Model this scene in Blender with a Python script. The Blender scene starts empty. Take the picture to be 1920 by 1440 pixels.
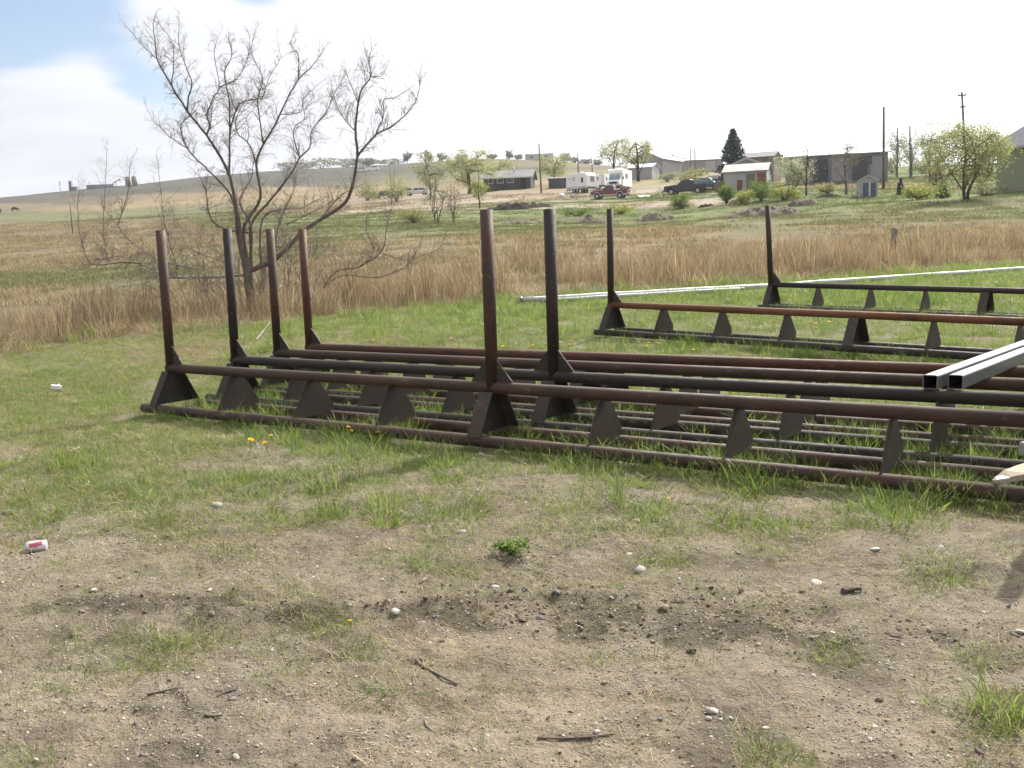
import bpy, bmesh, math, random
import numpy as np
from mathutils import Vector, Matrix, Euler

random.seed(11)
rng = np.random.default_rng(11)
sc = bpy.context.scene
COL = sc.collection
RAD = math.radians

# ------------------------------------------------------------------ camera
EYE, FPX, CX, CY = 1.65, 1900.0, 960.0, 720.0
PITCH, ROLL = 0.1286, -0.0326
_f = np.array([0, math.cos(PITCH), -math.sin(PITCH)])
_r0 = np.array([1.0, 0, 0]); _u0 = np.cross(_r0, _f)
_R = math.cos(ROLL) * _r0 + math.sin(ROLL) * _u0
_U = -math.sin(ROLL) * _r0 + math.cos(ROLL) * _u0
cam_d = bpy.data.cameras.new('camera')
cam = bpy.data.objects.new('camera', cam_d); COL.objects.link(cam)
cam.matrix_world = Matrix(((_R[0], _U[0], -_f[0], 0), (_R[1], _U[1], -_f[1], 0), (_R[2], _U[2], -_f[2], EYE), (0, 0, 0, 1)))
cam_d.sensor_fit = 'HORIZONTAL'; cam_d.sensor_width = 36.0
cam_d.lens = 36.0 * FPX / 1920.0
cam_d.clip_start = 0.1; cam_d.clip_end = 12000
sc.camera = cam

# ------------------------------------------------------------------ light
SUN_AZ, SUN_EL = 37.0, 44.0          # degrees clockwise from the view direction (+y), above the horizon
sun_d = bpy.data.lights.new('sun', 'SUN'); sun_d.energy = 5.0; sun_d.angle = RAD(0.55); sun_d.color = (1.0, 0.955, 0.88)
sun = bpy.data.objects.new('sun', sun_d); COL.objects.link(sun)
SDIR = Vector((math.sin(RAD(SUN_AZ)) * math.cos(RAD(SUN_EL)), math.cos(RAD(SUN_AZ)) * math.cos(RAD(SUN_EL)), math.sin(RAD(SUN_EL))))
sun.rotation_euler = (-SDIR).to_track_quat('-Z', 'Y').to_euler(); sun.location = (0, 0, 60)

world = bpy.data.worlds.new('World'); sc.world = world; world.use_nodes = True
wn, wl = world.node_tree.nodes, world.node_tree.links
wn.clear()
def WN(t, **k):
    n = wn.new(t)
    for a, v in k.items(): setattr(n, a, v)
    return n
def wmath(op, a, b=None, c=None, clamp=False):
    n = WN('ShaderNodeMath', operation=op, use_clamp=clamp)
    for i, v in enumerate((a, b, c)):
        if v is None: continue
        if isinstance(v, (int, float)): n.inputs[i].default_value = v
        else: wl.new(v, n.inputs[i])
    return n.outputs[0]
sky = WN('ShaderNodeTexSky', sky_type='NISHITA', sun_disc=False)
sky.sun_elevation = RAD(SUN_EL); sky.sun_rotation = RAD(SUN_AZ)
sky.altitude = 600; sky.air_density = 1.0; sky.dust_density = 2.2; sky.ozone_density = 1.0
tc = WN('ShaderNodeTexCoord')
sepw = WN('ShaderNodeSeparateXYZ'); wl.new(tc.outputs['Generated'], sepw.inputs[0])
# cloud deck: the view direction met with a flat layer overhead, softened near the horizon
zz = wmath('ADD', wmath('MAXIMUM', sepw.outputs[2], 0.0), 0.12)
cu, cv = wmath('DIVIDE', sepw.outputs[0], zz), wmath('DIVIDE', sepw.outputs[1], zz)
cvec = WN('ShaderNodeCombineXYZ'); wl.new(cu, cvec.inputs[0]); wl.new(cv, cvec.inputs[1])
def wnoise(scale, detail, off, rough=0.55):
    mp = WN('ShaderNodeMapping'); mp.inputs['Location'].default_value = off
    wl.new(cvec.outputs[0], mp.inputs[0])
    n = WN('ShaderNodeTexNoise'); n.inputs['Scale'].default_value = scale; n.inputs['Detail'].default_value = detail
    n.inputs['Roughness'].default_value = rough
    wl.new(mp.outputs[0], n.inputs['Vector']); return n.outputs['Fac']
n1 = wnoise(0.55, 7, (3.1, 1.7, 0.0)); n2 = wnoise(2.3, 8, (8.3, 2.2, 0.4), 0.62); n3 = wnoise(0.9, 4, (1.2, 5.0, 2.0))
def sky_dir(px, py):
    v = _f + _R * (px - CX) / FPX - _U * (py - CY) / FPX
    return v / np.linalg.norm(v)
def blob(px, py, tight, amp):
    """a gap (amp < 0) or a thick bank (amp > 0) of cloud about one direction"""
    d = sky_dir(px, py)
    dn = WN('ShaderNodeVectorMath', operation='DOT_PRODUCT'); dn.inputs[1].default_value = tuple(d)
    nrm = WN('ShaderNodeVectorMath', operation='NORMALIZE'); wl.new(tc.outputs['Generated'], nrm.inputs[0])
    wl.new(nrm.outputs[0], dn.inputs[0])
    return wmath('MULTIPLY', wmath('EXPONENT', wmath('MULTIPLY', wmath('SUBTRACT', dn.outputs['Value'], 1.0), tight)), amp)
cov = wmath('ADD', wmath('MULTIPLY', n1, 1.45), wmath('MULTIPLY', n2, 0.95))
cov = wmath('SUBTRACT', cov, 0.58)
for b in ((60, -60, 300, -1.35), (480, -45, 1000, -1.25), (-160, -20, 500, -0.7), (320, 190, 1100, -0.75), (230, 150, 2600, -0.5), (690, 110, 2200, -0.3), (40, 105, 1800, -0.35),
          (60, 200, 500, 0.5), (500, 75, 700, 0.75), (360, 60, 1600, 0.45), (225, 205, 5200, 0.35), (150, 330, 200, 0.5), (330, 330, 400, 0.3), (1100, 150, 60, 0.8)):
    cov = wmath('ADD', cov, blob(*b))
covr = WN('ShaderNodeMapRange', interpolation_type='SMOOTHSTEP'); covr.inputs[1].default_value = 0.06; covr.inputs[2].default_value = 0.62
wl.new(cov, covr.inputs[0])
# thick haze whitens the lowest degrees of the sky all round
hz = WN('ShaderNodeMapRange', interpolation_type='SMOOTHSTEP'); hz.inputs[1].default_value = 0.20; hz.inputs[2].default_value = -0.02
hz.inputs[3].default_value = 0.0; hz.inputs[4].default_value = 0.62
wl.new(sepw.outputs[2], hz.inputs[0])
fac = wmath('MAXIMUM', covr.outputs[0], hz.outputs[0])
# clouds glow towards the sun (forward scattering)
sd = WN('ShaderNodeVectorMath', operation='DOT_PRODUCT'); sd.inputs[1].default_value = tuple(SDIR)
wl.new(tc.outputs['Generated'], sd.inputs[0])
sdp = wmath('MAXIMUM', sd.outputs['Value'], 0.0)
glow = wmath('POWER', sdp, 5.0)
cb = wmath('ADD', wmath('ADD', wmath('MULTIPLY', n3, 2.4), 3.1), wmath('MULTIPLY', n2, 2.2))
cb = wmath('ADD', cb, wmath('MULTIPLY', glow, 30.0))
ccol = WN('ShaderNodeMix', data_type='RGBA', blend_type='MIX')
ccol.inputs['A'].default_value = (0.90, 0.925, 1.0, 1); ccol.inputs['B'].default_value = (1.0, 0.99, 0.97, 1)
wl.new(wmath('MULTIPLY', glow, 2.0, clamp=True), ccol.inputs['Factor'])
cm = WN('ShaderNodeVectorMath', operation='SCALE'); wl.new(ccol.outputs['Result'], cm.inputs[0]); wl.new(cb, cm.inputs['Scale'])
mixw = WN('ShaderNodeMix', data_type='RGBA'); wl.new(fac, mixw.inputs['Factor'])
wl.new(sky.outputs[0], mixw.inputs['A']); wl.new(cm.outputs[0], mixw.inputs['B'])
bg = WN('ShaderNodeBackground'); bg.inputs['Strength'].default_value = 0.1
wl.new(mixw.outputs['Result'], bg.inputs['Color'])
wo = WN('ShaderNodeOutputWorld'); wl.new(bg.outputs[0], wo.inputs['Surface'])

sc.view_settings.view_transform = 'Standard'; sc.view_settings.look = 'None'
sc.view_settings.gamma = 1.0; sc.view_settings.use_curve_mapping = False
sc.view_settings.exposure = 0.60
sc.render.engine = 'CYCLES'
sc.cycles.use_denoising = True; sc.cycles.denoising_prefilter = 'ACCURATE'; sc.cycles.denoising_input_passes = 'RGB_ALBEDO_NORMAL'
sc.cycles.max_bounces = 6; sc.cycles.transparent_max_bounces = 6
sc.cycles.caustics_reflective = False; sc.cycles.caustics_refractive = False
sc.render.film_transparent = False
sc.cycles.sample_clamp_direct = 3.0; sc.cycles.sample_clamp_indirect = 2.0; sc.cycles.volume_bounces = 0

# ------------------------------------------------------------------ numeric helpers
def _hash(ix, iy, s):
    h = (ix.astype(np.int64) * 374761393 + iy.astype(np.int64) * 668265263 + s * 974634777) & 0xFFFFFFFF
    h = ((h ^ (h >> 13)) * 1274126177) & 0xFFFFFFFF
    return ((h ^ (h >> 16)) & 0xFFFFFF) / float(0xFFFFFF)
def vnoise(x, y, s=0):
    x = np.asarray(x, float); y = np.asarray(y, float)
    ix, iy = np.floor(x), np.floor(y); fx, fy = x - ix, y - iy
    fx = fx * fx * (3 - 2 * fx); fy = fy * fy * (3 - 2 * fy)
    a, b = _hash(ix, iy, s), _hash(ix + 1, iy, s); c, d = _hash(ix, iy + 1, s), _hash(ix + 1, iy + 1, s)
    return (a + (b - a) * fx) * (1 - fy) + (c + (d - c) * fx) * fy
def fbm(x, y, s=0, o=4):
    v, a, t = 0, 0.5, 0
    for k in range(o):
        v = v + a * vnoise(x * 2 ** k, y * 2 ** k, s + k * 17); t += a; a *= 0.5
    return v / t
def sstep(a, b, x):
    t = np.clip((np.asarray(x, float) - a) / (b - a), 0, 1); return t * t * (3 - 2 * t)

# terrain: height against distance, in five directions across the view, blended smoothly between them
NEAR = [(0.5, 0), (8, 0), (11.5, 0.0), (13, 0.05), (14.5, 0.15), (16.5, 0.26), (20, 0.38), (24, 0.53)]
PROF = {
    0:    NEAR + [(40, .8), (46, 1.0), (60, 1.85), (90, 3.8), (130, 6.8), (180, 9.6), (260, 14.5), (330, 19), (400, 26), (520, 37), (570, 40.5), (640, 42), (900, 40), (3000, 20)],
    480:  NEAR + [(32, 1.15), (45, 1.95), (70, 3.2), (120, 6.4), (200, 12.2), (350, 26.5), (520, 44.5), (640, 57), (760, 66), (900, 66), (3000, 30)],
    960:  NEAR + [(30, 1.15), (36, 1.7), (45, 2.25), (60, 2.85), (90, 4.3), (118, 6.9), (133, 8.1), (160, 11.0), (200, 14.5), (300, 24.4), (450, 41.7), (560, 53.5), (700, 60), (900, 58), (3000, 30)],
    1200: NEAR + [(30, .9), (36, 1.5), (45, 2.1), (60, 2.7), (75, 3.2), (90, 4.05), (110, 6.3), (122, 7.4), (133, 7.9), (150, 9.9), (176, 13.2), (220, 17), (260, 21.3), (300, 24), (500, 40), (700, 52), (900, 50), (3000, 30)],
    1440: NEAR + [(30, .72), (36, 1.4), (45, 2.0), (60, 3.0), (80, 4.0), (110, 7.6), (122, 8.6), (160, 11.0), (300, 22), (500, 37), (700, 45), (900, 45), (3000, 30)],
    1920: NEAR + [(32, .70), (38, 1.0), (44, 1.7), (55, 2.75), (70, 4.5), (78, 5.3), (110, 7.9), (160, 11.6), (400, 28), (700, 42), (900, 44), (3000, 30)],
}
_ld = np.linspace(math.log(0.5), math.log(3000), 500)
_pc = np.array(sorted(PROF)); _pt = []
for c in _pc:
    q = np.array(PROF[c]); e = np.interp(_ld, np.log(q[:, 0]), q[:, 1])
    k = np.exp(-np.linspace(-2, 2, 13) ** 2); k /= k.sum()
    _pt.append(np.convolve(np.pad(e, 6, mode='edge'), k, 'valid'))
_pt = np.array(_pt)
_pcs = np.linspace(-480, 2400, 73)
_pt2 = np.array([np.interp(np.clip(_pcs, 0, 1920), _pc, _pt[:, j]) for j in range(len(_ld))])     # nd x 73
_k = np.exp(-np.linspace(-1.8, 1.8, 9) ** 2); _k /= _k.sum()
_pt2 = np.array([np.convolve(np.pad(r, 4, mode='edge'), _k, 'valid') for r in _pt2])
def base_h(x, y):
    x = np.asarray(x, float); y = np.asarray(y, float)
    r = np.hypot(x, y) + 1e-6; az = np.arctan2(x, y); aa = np.clip(az, -0.62, 0.62)
    d = r * np.cos(aa)
    px = np.clip(960 + 1900 * np.tan(aa), -480, 2399)
    u = (px + 480) / 40.0; i = np.clip(u.astype(int), 0, 71); fu = u - i
    v = (np.log(np.clip(d, 0.5, 2999)) - _ld[0]) / (_ld[1] - _ld[0]); j = np.clip(v.astype(int), 0, 498); fv = v - j
    e = (_pt2[j, i] * (1 - fu) + _pt2[j, i + 1] * fu) * (1 - fv) + (_pt2[j + 1, i] * (1 - fu) + _pt2[j + 1, i + 1] * fu) * fv
    w = sstep(2.4, 1.0, np.abs(az))
    return e * (0.15 + 0.85 * w)
def gh(x, y):
    x = np.asarray(x, float); y = np.asarray(y, float)
    r = np.hypot(x, y); e = base_h(x, y)
    near = sstep(16, 9, r)
    e = e + (fbm(x * 1.3, y * 1.3, 3, 3) - .5) * (0.035 + 0.05 * sstep(9, 20, r))
    e = e + (fbm(x * 5, y * 5, 5, 3) - .5) * 0.042 * near - .016 * sstep(.10, .0, np.abs(fbm(x * 2.6, y * 2.6, 11, 3) - .5)) * near
    e = e + (fbm(x * 17, y * 17, 7, 3) - .5) * 0.022 * near
    e = e - 0.03 * sstep(.5, 0.0, np.abs(-((x + 3.872) * math.sin(.614) + (y - 11.43) * math.cos(.614)) + .75) - 1.4) * sstep(14, 12, y)
    # the edge of an old wheel track across the foreground
    yl = 4.72 + 0.10 * x + 0.14 * (vnoise(x * 1.6, 0 * x, 9) - .5)
    e = e + 0.034 * np.exp(-((y - yl) / 0.05) ** 2) * sstep(.3, .6, vnoise(x * 2.3, 0 * x + 3, 21)) * near
    e = e - 0.02 * np.exp(-((y - yl + .33) / 0.25) ** 2) * near
    e = e + (fbm(x * .16, y * .16, 13, 3) - .5) * 0.35 * sstep(30, 70, r) + (fbm(x * .03, y * .03, 15, 3) - .5) * 1.5 * sstep(120, 320, r)
    return e
def proj(x, y, z):
    q = np.stack([np.asarray(x, float), np.asarray(y, float), np.asarray(z, float) - EYE], -1)
    d = q @ _f; d = np.where(np.abs(d) < 1e-3, 1e-3, d)
    return CX + FPX * (q @ _R) / d, CY - FPX * (q @ _U) / d, d
def at(px, py, dmin=2.0):
    """the ground point of the place that lies along a line of sight"""
    v = _f + _R * (px - CX) / FPX - _U * (py - CY) / FPX
    t = dmin * (1.006 ** np.arange(1100))
    p = np.array([0, 0, EYE])[None] + t[:, None] * v[None]
    below = p[:, 2] < gh(p[:, 0], p[:, 1])
    k = int(np.argmax(below)) if below.any() else len(t) - 1
    a, b = t[max(k - 1, 0)], t[k]
    for _ in range(18):
        m = (a + b) / 2; q = np.array([0, 0, EYE]) + m * v
        if q[2] < gh(q[0], q[1]): b = m
        else: a = m
    q = np.array([0, 0, EYE]) + b * v
    return Vector((q[0], q[1], float(gh(q[0], q[1]))))
def ray(px, py, depth):
    v = _f + _R * (px - CX) / FPX - _U * (py - CY) / FPX
    return Vector(np.array([0, 0, EYE]) + v * (depth / v[1]))
def on(x, y, dz=0.0): return Vector((x, y, float(gh(x, y)) + dz))
def far(px, depth):
    v = ray(px, 400, depth); return on(v.x, v.y)

# ------------------------------------------------------------------ object helpers
def link(o): COL.objects.link(o); return o
def tag(o, label=None, cat=None, group=None, kind=None):
    if label: o['label'] = label
    if cat: o['category'] = cat
    if group: o['group'] = group
    if kind: o['kind'] = kind
    return o
def empty(name, loc, rz=0.0, label=None, cat=None, group=None):
    o = bpy.data.objects.new(name, None); link(o); o.empty_display_size = 0.2
    o.location = loc; o.rotation_euler = (0, 0, rz)
    return tag(o, label, cat, group)
def np_mesh(name, V, F, attrs=None, smooth=False, mats=None, matidx=None):
    """V (n,3); F (m,k) all the same size"""
    me = bpy.data.meshes.new(name); V = np.asarray(V, np.float32); F = np.asarray(F, np.int32)
    m, k = F.shape
    me.vertices.add(len(V)); me.vertices.foreach_set('co', V.ravel())
    me.loops.add(m * k); me.loops.foreach_set('vertex_index', F.ravel())
    me.polygons.add(m); me.polygons.foreach_set('loop_start', np.arange(m, dtype=np.int32) * k)
    for n_, (typ, arr) in (attrs or {}).items():
        a = me.attributes.new(n_, typ, 'POINT')
        if typ == 'FLOAT_COLOR': a.data.foreach_set('color', np.asarray(arr, np.float32).ravel())
        elif typ == 'FLOAT_VECTOR': a.data.foreach_set('vector', np.asarray(arr, np.float32).ravel())
        else: a.data.foreach_set('value', np.asarray(arr))
    if smooth: me.polygons.foreach_set('use_smooth', np.ones(m, bool))
    for mt in (mats or []): me.materials.append(mt)
    if matidx is not None: me.polygons.foreach_set('material_index', np.asarray(matidx, np.int32))
    me.update(calc_edges=True); me.validate(); return me
class MB:
    def __init__(s): s.v = []; s.f = []
    def add(s, vs, fs):
        b = len(s.v); s.v += [tuple(map(float, p)) for p in vs]; s.f += [tuple(i + b for i in f) for f in fs]; return s
    def box(s, c, size, rz=0.0, tilt=0.0):
        x, y, z = [k / 2 for k in size]; M = Matrix.Rotation(rz, 3, 'Z') @ Matrix.Rotation(tilt, 3, 'Y'); c = Vector(c)
        vs = [c + M @ Vector((i * x, j * y, k * z)) for k in (-1, 1) for j in (-1, 1) for i in (-1, 1)]
        return s.add(vs, [(0, 2, 3, 1), (4, 5, 7, 6), (0, 1, 5, 4), (2, 6, 7, 3), (0, 4, 6, 2), (1, 3, 7, 5)])
    def prism(s, poly, a, b, axis='y'):
        """closed polygon in the plane square to the axis, pushed from a to b"""
        n = len(poly)
        def P(p, t): return {'y': (p[0], t, p[1]), 'x': (t, p[0], p[1]), 'z': (p[0], p[1], t)}[axis]
        vs = [P(p, a) for p in poly] + [P(p, b) for p in poly]
        return s.add(vs, [tuple(range(n - 1, -1, -1)), tuple(range(n, 2 * n))] + [(i, (i + 1) % n, n + (i + 1) % n, n + i) for i in range(n)])
    def slab(s, pts, thick, nrm=None):
        """flat polygon in space given a thickness"""
        p = [Vector(q) for q in pts]; n = len(p)
        N = Vector(nrm) if nrm else (p[1] - p[0]).cross(p[2] - p[0]).normalized()
        vs = [q + N * thick / 2 for q in p] + [q - N * thick / 2 for q in p]
        return s.add(vs, [tuple(range(n)), tuple(range(2 * n - 1, n - 1, -1))] + [((i + 1) % n, i, n + i, n + (i + 1) % n) for i in range(n)])
    def tube(s, pts, rad, n=8, caps=True):
        pts = [Vector(p) for p in pts]; b = len(s.v)
        if not isinstance(rad, (list, tuple)): rad = [rad] * len(pts)
        prev = None
        for i, p in enumerate(pts):
            t = (pts[min(i + 1, len(pts) - 1)] - pts[max(i - 1, 0)])
            if t.length < 1e-9: t = Vector((0, 0, 1))
            t.normalize()
            if prev is None:
                a = Vector((0, 0, 1)) if abs(t.z) < 0.9 else Vector((1, 0, 0))
                u = t.cross(a).normalized()
            else: u = (prev - t * prev.dot(t)).normalized()
            prev = u; w = t.cross(u)
            for k in range(n):
                a = 2 * math.pi * k / n; q = p + (u * math.cos(a) + w * math.sin(a)) * rad[i]; s.v.append((q.x, q.y, q.z))
        for i in range(len(pts) - 1):
            for k in range(n):
                s.f.append((b + i * n + k, b + i * n + (k + 1) % n, b + (i + 1) * n + (k + 1) % n, b + (i + 1) * n + k))
        if caps:
            s.f.append(tuple(b + k for k in range(n - 1, -1, -1))); e = b + (len(pts) - 1) * n
            s.f.append(tuple(e + k for k in range(n)))
        return s
    def pipe(s, p0, p1, r, wall, n=20, ends=(True, True)):
        """hollow pipe with open ends"""
        p0, p1 = Vector(p0), Vector(p1); t = (p1 - p0).normalized()
        a = Vector((0, 0, 1)) if abs(t.z) < 0.9 else Vector((1, 0, 0)); u = t.cross(a).normalized(); w = t.cross(u); b = len(s.v)
        dep = t * min(0.25, (p1 - p0).length / 3)
        for c, rr in ((p0 + dep, r - wall), (p0, r - wall), (p0, r), (p1, r), (p1, r - wall), (p1 - dep, r - wall)):
            for k in range(n):
                q = c + (u * math.cos(2 * math.pi * k / n) + w * math.sin(2 * math.pi * k / n)) * rr; s.v.append((q.x, q.y, q.z))
        for i in range(5):
            for k in range(n): s.f.append((b + i * n + k, b + i * n + (k + 1) % n, b + (i + 1) * n + (k + 1) % n, b + (i + 1) * n + k))
        s.f.append(tuple(b + k for k in range(n - 1, -1, -1))); s.f.append(tuple(b + 5 * n + k for k in range(n)))
        return s
    def build(s, name, mat, parent=None, smooth=False, bevel=0.0, kind=None, seg=2):
        me = bpy.data.meshes.new(name); me.from_pydata(s.v, [], s.f); me.materials.append(mat)
        bm = bmesh.new(); bm.from_mesh(me); bmesh.ops.recalc_face_normals(bm, faces=bm.faces); bm.to_mesh(me); bm.free()
        o = link(bpy.data.objects.new(name, me)); o.parent = parent
        if smooth:
            for p in me.polygons: p.use_smooth = len(p.vertices) == 4
        if bevel:
            m = o.modifiers.new('bevel', 'BEVEL'); m.width = bevel; m.segments = seg; m.limit_method = 'ANGLE'; m.angle_limit = RAD(40)
        if kind: o['kind'] = kind
        return o
def copy_thing(root, loc, rz=None, label=None):
    r = root.copy(); link(r); r.location = loc
    if rz is not None: r.rotation_euler = (0, 0, rz)
    if label: r['label'] = label
    for ch in list(root.children):
        c = ch.copy(); link(c); c.parent = r
        for g in ch.children:
            d = g.copy(); link(d); d.parent = c
    return r

# ------------------------------------------------------------------ materials
class NT:
    def __init__(s, name):
        s.m = bpy.data.materials.new(name); s.m.use_nodes = True; s.t = s.m.node_tree; s.t.nodes.clear()
        s.out = s.n('ShaderNodeOutputMaterial')
    def n(s, t, **k):
        q = s.t.nodes.new(t)
        for a, v in k.items(): setattr(q, a, v)
        return q
    def l(s, a, b): s.t.links.new(a, b)
    def math(s, op, a, b=0.0, clamp=False):
        q = s.n('ShaderNodeMath', operation=op, use_clamp=clamp)
        for i, v in enumerate((a, b)):
            if isinstance(v, (int, float)): q.inputs[i].default_value = v
            else: s.l(v, q.inputs[i])
        return q.outputs[0]
    def pos(s, obj=False):
        return s.n('ShaderNodeTexCoord').outputs['Object'] if obj else s.n('ShaderNodeNewGeometry').outputs['Position']
    def noise(s, vec, scale, detail=3, rough=0.55, stretch=None):
        if stretch:
            mp = s.n('ShaderNodeMapping'); mp.inputs['Scale'].default_value = stretch; s.l(vec, mp.inputs[0]); vec = mp.outputs[0]
        q = s.n('ShaderNodeTexNoise'); q.inputs['Scale'].default_value = scale; q.inputs['Detail'].default_value = detail; q.inputs['Roughness'].default_value = rough
        s.l(vec, q.inputs['Vector']); return q.outputs['Fac']
    def ramp(s, fac, stops):
        q = s.n('ShaderNodeValToRGB'); e = q.color_ramp.elements
        while len(e) < len(stops): e.new(0.5)
        for el, (p, c) in zip(e, stops): el.position = p; el.color = (*c, 1) if len(c) == 3 else c
        s.l(fac, q.inputs[0]); return q.outputs[0]
    def rng(s, v, a, b, c=0.0, d=1.0):
        q = s.n('ShaderNodeMapRange'); q.clamp = True
        for i, k in enumerate((a, b, c, d)): q.inputs[i + 1].default_value = k
        s.l(v, q.inputs[0]); return q.outputs[0]
    def mix(s, f, a, b, mode='MIX'):
        q = s.n('ShaderNodeMix', data_type='RGBA', blend_type=mode)
        for nm, v in (('Factor', f), ('A', a), ('B', b)):
            if isinstance(v, (int, float)): q.inputs[nm].default_value = v
            elif isinstance(v, tuple): q.inputs[nm].default_value = (*v, 1) if len(v) == 3 else v
            else: s.l(v, q.inputs[nm])
        return q.outputs['Result']
    def bsdf(s, col, rough=0.6, metal=0.0, spec=0.4, bump=None, bstr=0.3, bdist=0.01, trans=None, tcol=None):
        p = s.n('ShaderNodeBsdfPrincipled')
        if isinstance(col, tuple): p.inputs['Base Color'].default_value = (*col, 1)
        else: s.l(col, p.inputs['Base Color'])
        if isinstance(rough, (int, float)): p.inputs['Roughness'].default_value = rough
        else: s.l(rough, p.inputs['Roughness'])
        p.inputs['Metallic'].default_value = metal; p.inputs['Specular IOR Level'].default_value = spec
        if bump is not None:
            b = s.n('ShaderNodeBump'); b.inputs['Strength'].default_value = bstr; b.inputs['Distance'].default_value = bdist
            s.l(bump, b.inputs['Height']); s.l(b.outputs[0], p.inputs['Normal'])
        sh = p.outputs[0]
        if trans:
            t = s.n('ShaderNodeBsdfTranslucent'); c = tcol if tcol is not None else col
            if isinstance(c, tuple): t.inputs['Color'].default_value = (*c, 1)
            else: s.l(c, t.inputs['Color'])
            x = s.n('ShaderNodeMixShader'); x.inputs[0].default_value = trans; s.l(sh, x.inputs[1]); s.l(t.outputs[0], x.inputs[2]); sh = x.outputs[0]
        s.l(sh, s.out.inputs[0]); return s.m

def plain(name, col, rough=0.6, metal=0.0, spec=0.4, vary=0.15, scale=3.0, fine=40.0):
    """painted, weathered or dusty surface: broad and fine variation about one colour"""
    t = NT(name); p = t.pos(True)
    f = t.math('ADD', t.math('MULTIPLY', t.noise(p, scale, 4), 0.65), t.math('MULTIPLY', t.noise(p, fine, 3), 0.35))
    a = tuple(c * (1 - vary * 1.5) for c in col); b = tuple(min(1, c * (1 + vary)) for c in col)
    return t.bsdf(t.ramp(f, [(0.3, a), (0.7, b)]), rough, metal, spec)
def leafmat(name, stops, trans=0.45, rough=0.5, rnd=0.5, spec=0.3):
    """leaves and blades: the colour varies from leaf to leaf (tint) and from plant to plant"""
    t = NT(name)
    a = t.n('ShaderNodeAttribute', attribute_name='tint').outputs['Fac']
    r = t.n('ShaderNodeObjectInfo').outputs['Random']
    f = t.math('ADD', t.math('MULTIPLY', a, 1 - rnd), t.math('MULTIPLY', r, rnd), True)
    col = t.ramp(f, stops)
    bright = t.mix(1.0, col, (1.2, 1.22, 0.95), 'MULTIPLY')
    return t.bsdf(col, rough, 0, spec, trans=trans, tcol=bright)
def rustmat(name, dark, red, light, amt=0.5, seed=0.0):
    t = NT(name); p = t.pos(True)
    mp = t.n('ShaderNodeMapping'); mp.inputs['Location'].default_value = (seed, seed * 1.7, 0); t.l(p, mp.inputs[0]); p = mp.outputs[0]
    big = t.noise(p, 1.6, 5, 0.6); mid = t.noise(p, 9, 5, 0.65); fine = t.noise(p, 70, 4, 0.7)
    f = t.math('ADD', t.math('MULTIPLY', big, 0.55), t.math('MULTIPLY', mid, 0.45))
    c = t.ramp(f, [(0.36, dark), (0.36 + 0.3 * (1 - amt) + 0.02, red), (0.78, light)])
    c = t.mix(t.rng(fine, 0.45, 0.75, 0, 0.35), c, tuple(x * 0.55 for x in dark))
    sc_ = t.noise(p, 28, 2, 0.5, (0.25, 1, 1))
    c = t.mix(t.rng(sc_, 0.66, 0.72, 0, 0.5), c, tuple(min(1, x * 1.7) for x in light))
    c = t.mix(1.0, c, (.92, .90, .86), 'MULTIPLY')
    return t.bsdf(c, t.rng(mid, 0.3, 0.7, 0.58, 0.80), 0.05, 0.4, bump=t.math('ADD', fine, t.math('MULTIPLY', mid, .6)), bstr=0.35, bdist=0.004)

M = {}
M['rust_a'] = rustmat('rusty_pipe_brown', (0.032, 0.021, 0.018), (0.082, 0.042, 0.028), (0.11, 0.075, 0.055), 0.45, 1.0)
M['rust_b'] = rustmat('rusty_pipe_dark', (0.022, 0.018, 0.017), (0.046, 0.031, 0.026), (0.085, 0.065, 0.055), 0.30, 4.0)
M['rust_c'] = rustmat('rusty_pipe_red', (0.050, 0.026, 0.020), (0.105, 0.044, 0.026), (0.16, 0.085, 0.05), 0.6, 7.0)
M['rust_d'] = rustmat('rusty_pipe_orange', (0.085, 0.032, 0.018), (0.17, 0.062, 0.026), (0.22, 0.11, 0.06), 0.75, 9.0)
M['plate'] = rustmat('mill_scale_plate', (0.032, 0.026, 0.023), (0.066, 0.046, 0.036), (0.105, 0.082, 0.066), 0.3, 12.0)
M['plate_shaded'] = rustmat('plate_painted_shade', (0.020, 0.018, 0.018), (0.034, 0.028, 0.026), (0.06, 0.054, 0.05), 0.2, 15.0)  # shade between the flanges put into the web plate's colour
def galv():
    t = NT('galvanised_steel'); p = t.pos(True)
    v = t.n('ShaderNodeTexVoronoi'); v.inputs['Scale'].default_value = 60; t.l(p, v.inputs['Vector'])
    f = t.math('ADD', t.math('MULTIPLY', v.outputs['Color'], 0.4), t.math('MULTIPLY', t.noise(p, 6, 4, .6, (.2, 1, 1)), .6))
    return t.bsdf(t.ramp(f, [(0.25, (0.13, 0.137, 0.148)), (0.75, (0.23, 0.24, 0.255))]), t.rng(t.noise(p, 12, 3), .3, .7, .28, .42), 0.5, 0.5)
M['galv'] = galv()
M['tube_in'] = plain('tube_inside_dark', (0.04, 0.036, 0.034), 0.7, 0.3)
M['white_pipe'] = plain('weathered_white_pipe', (0.50, 0.50, 0.495), 0.45, 0.0, 0.5, 0.18, 0.7, 8)
M['white_paint'] = plain('white_paint', (0.80, 0.80, 0.79), 0.4, 0, 0.5, 0.05, 0.6, 3)
M['offwhite'] = plain('grimy_white_paint', (0.66, 0.66, 0.65), 0.5, 0, 0.4, 0.12, 0.8, 4)
M['grey_wall'] = plain('grey_siding', (0.30, 0.30, 0.31), 0.8, 0, 0.2, 0.1, 0.5, 4)
M['lgrey_wall'] = plain('light_grey_siding', (0.42, 0.42, 0.43), 0.8, 0, 0.2, 0.1, 0.4, 3)
M['dark_wall'] = plain('dark_weathered_boards', (0.085, 0.09, 0.098), 0.85, 0, 0.2, 0.3, 0.5, 5)
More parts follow.
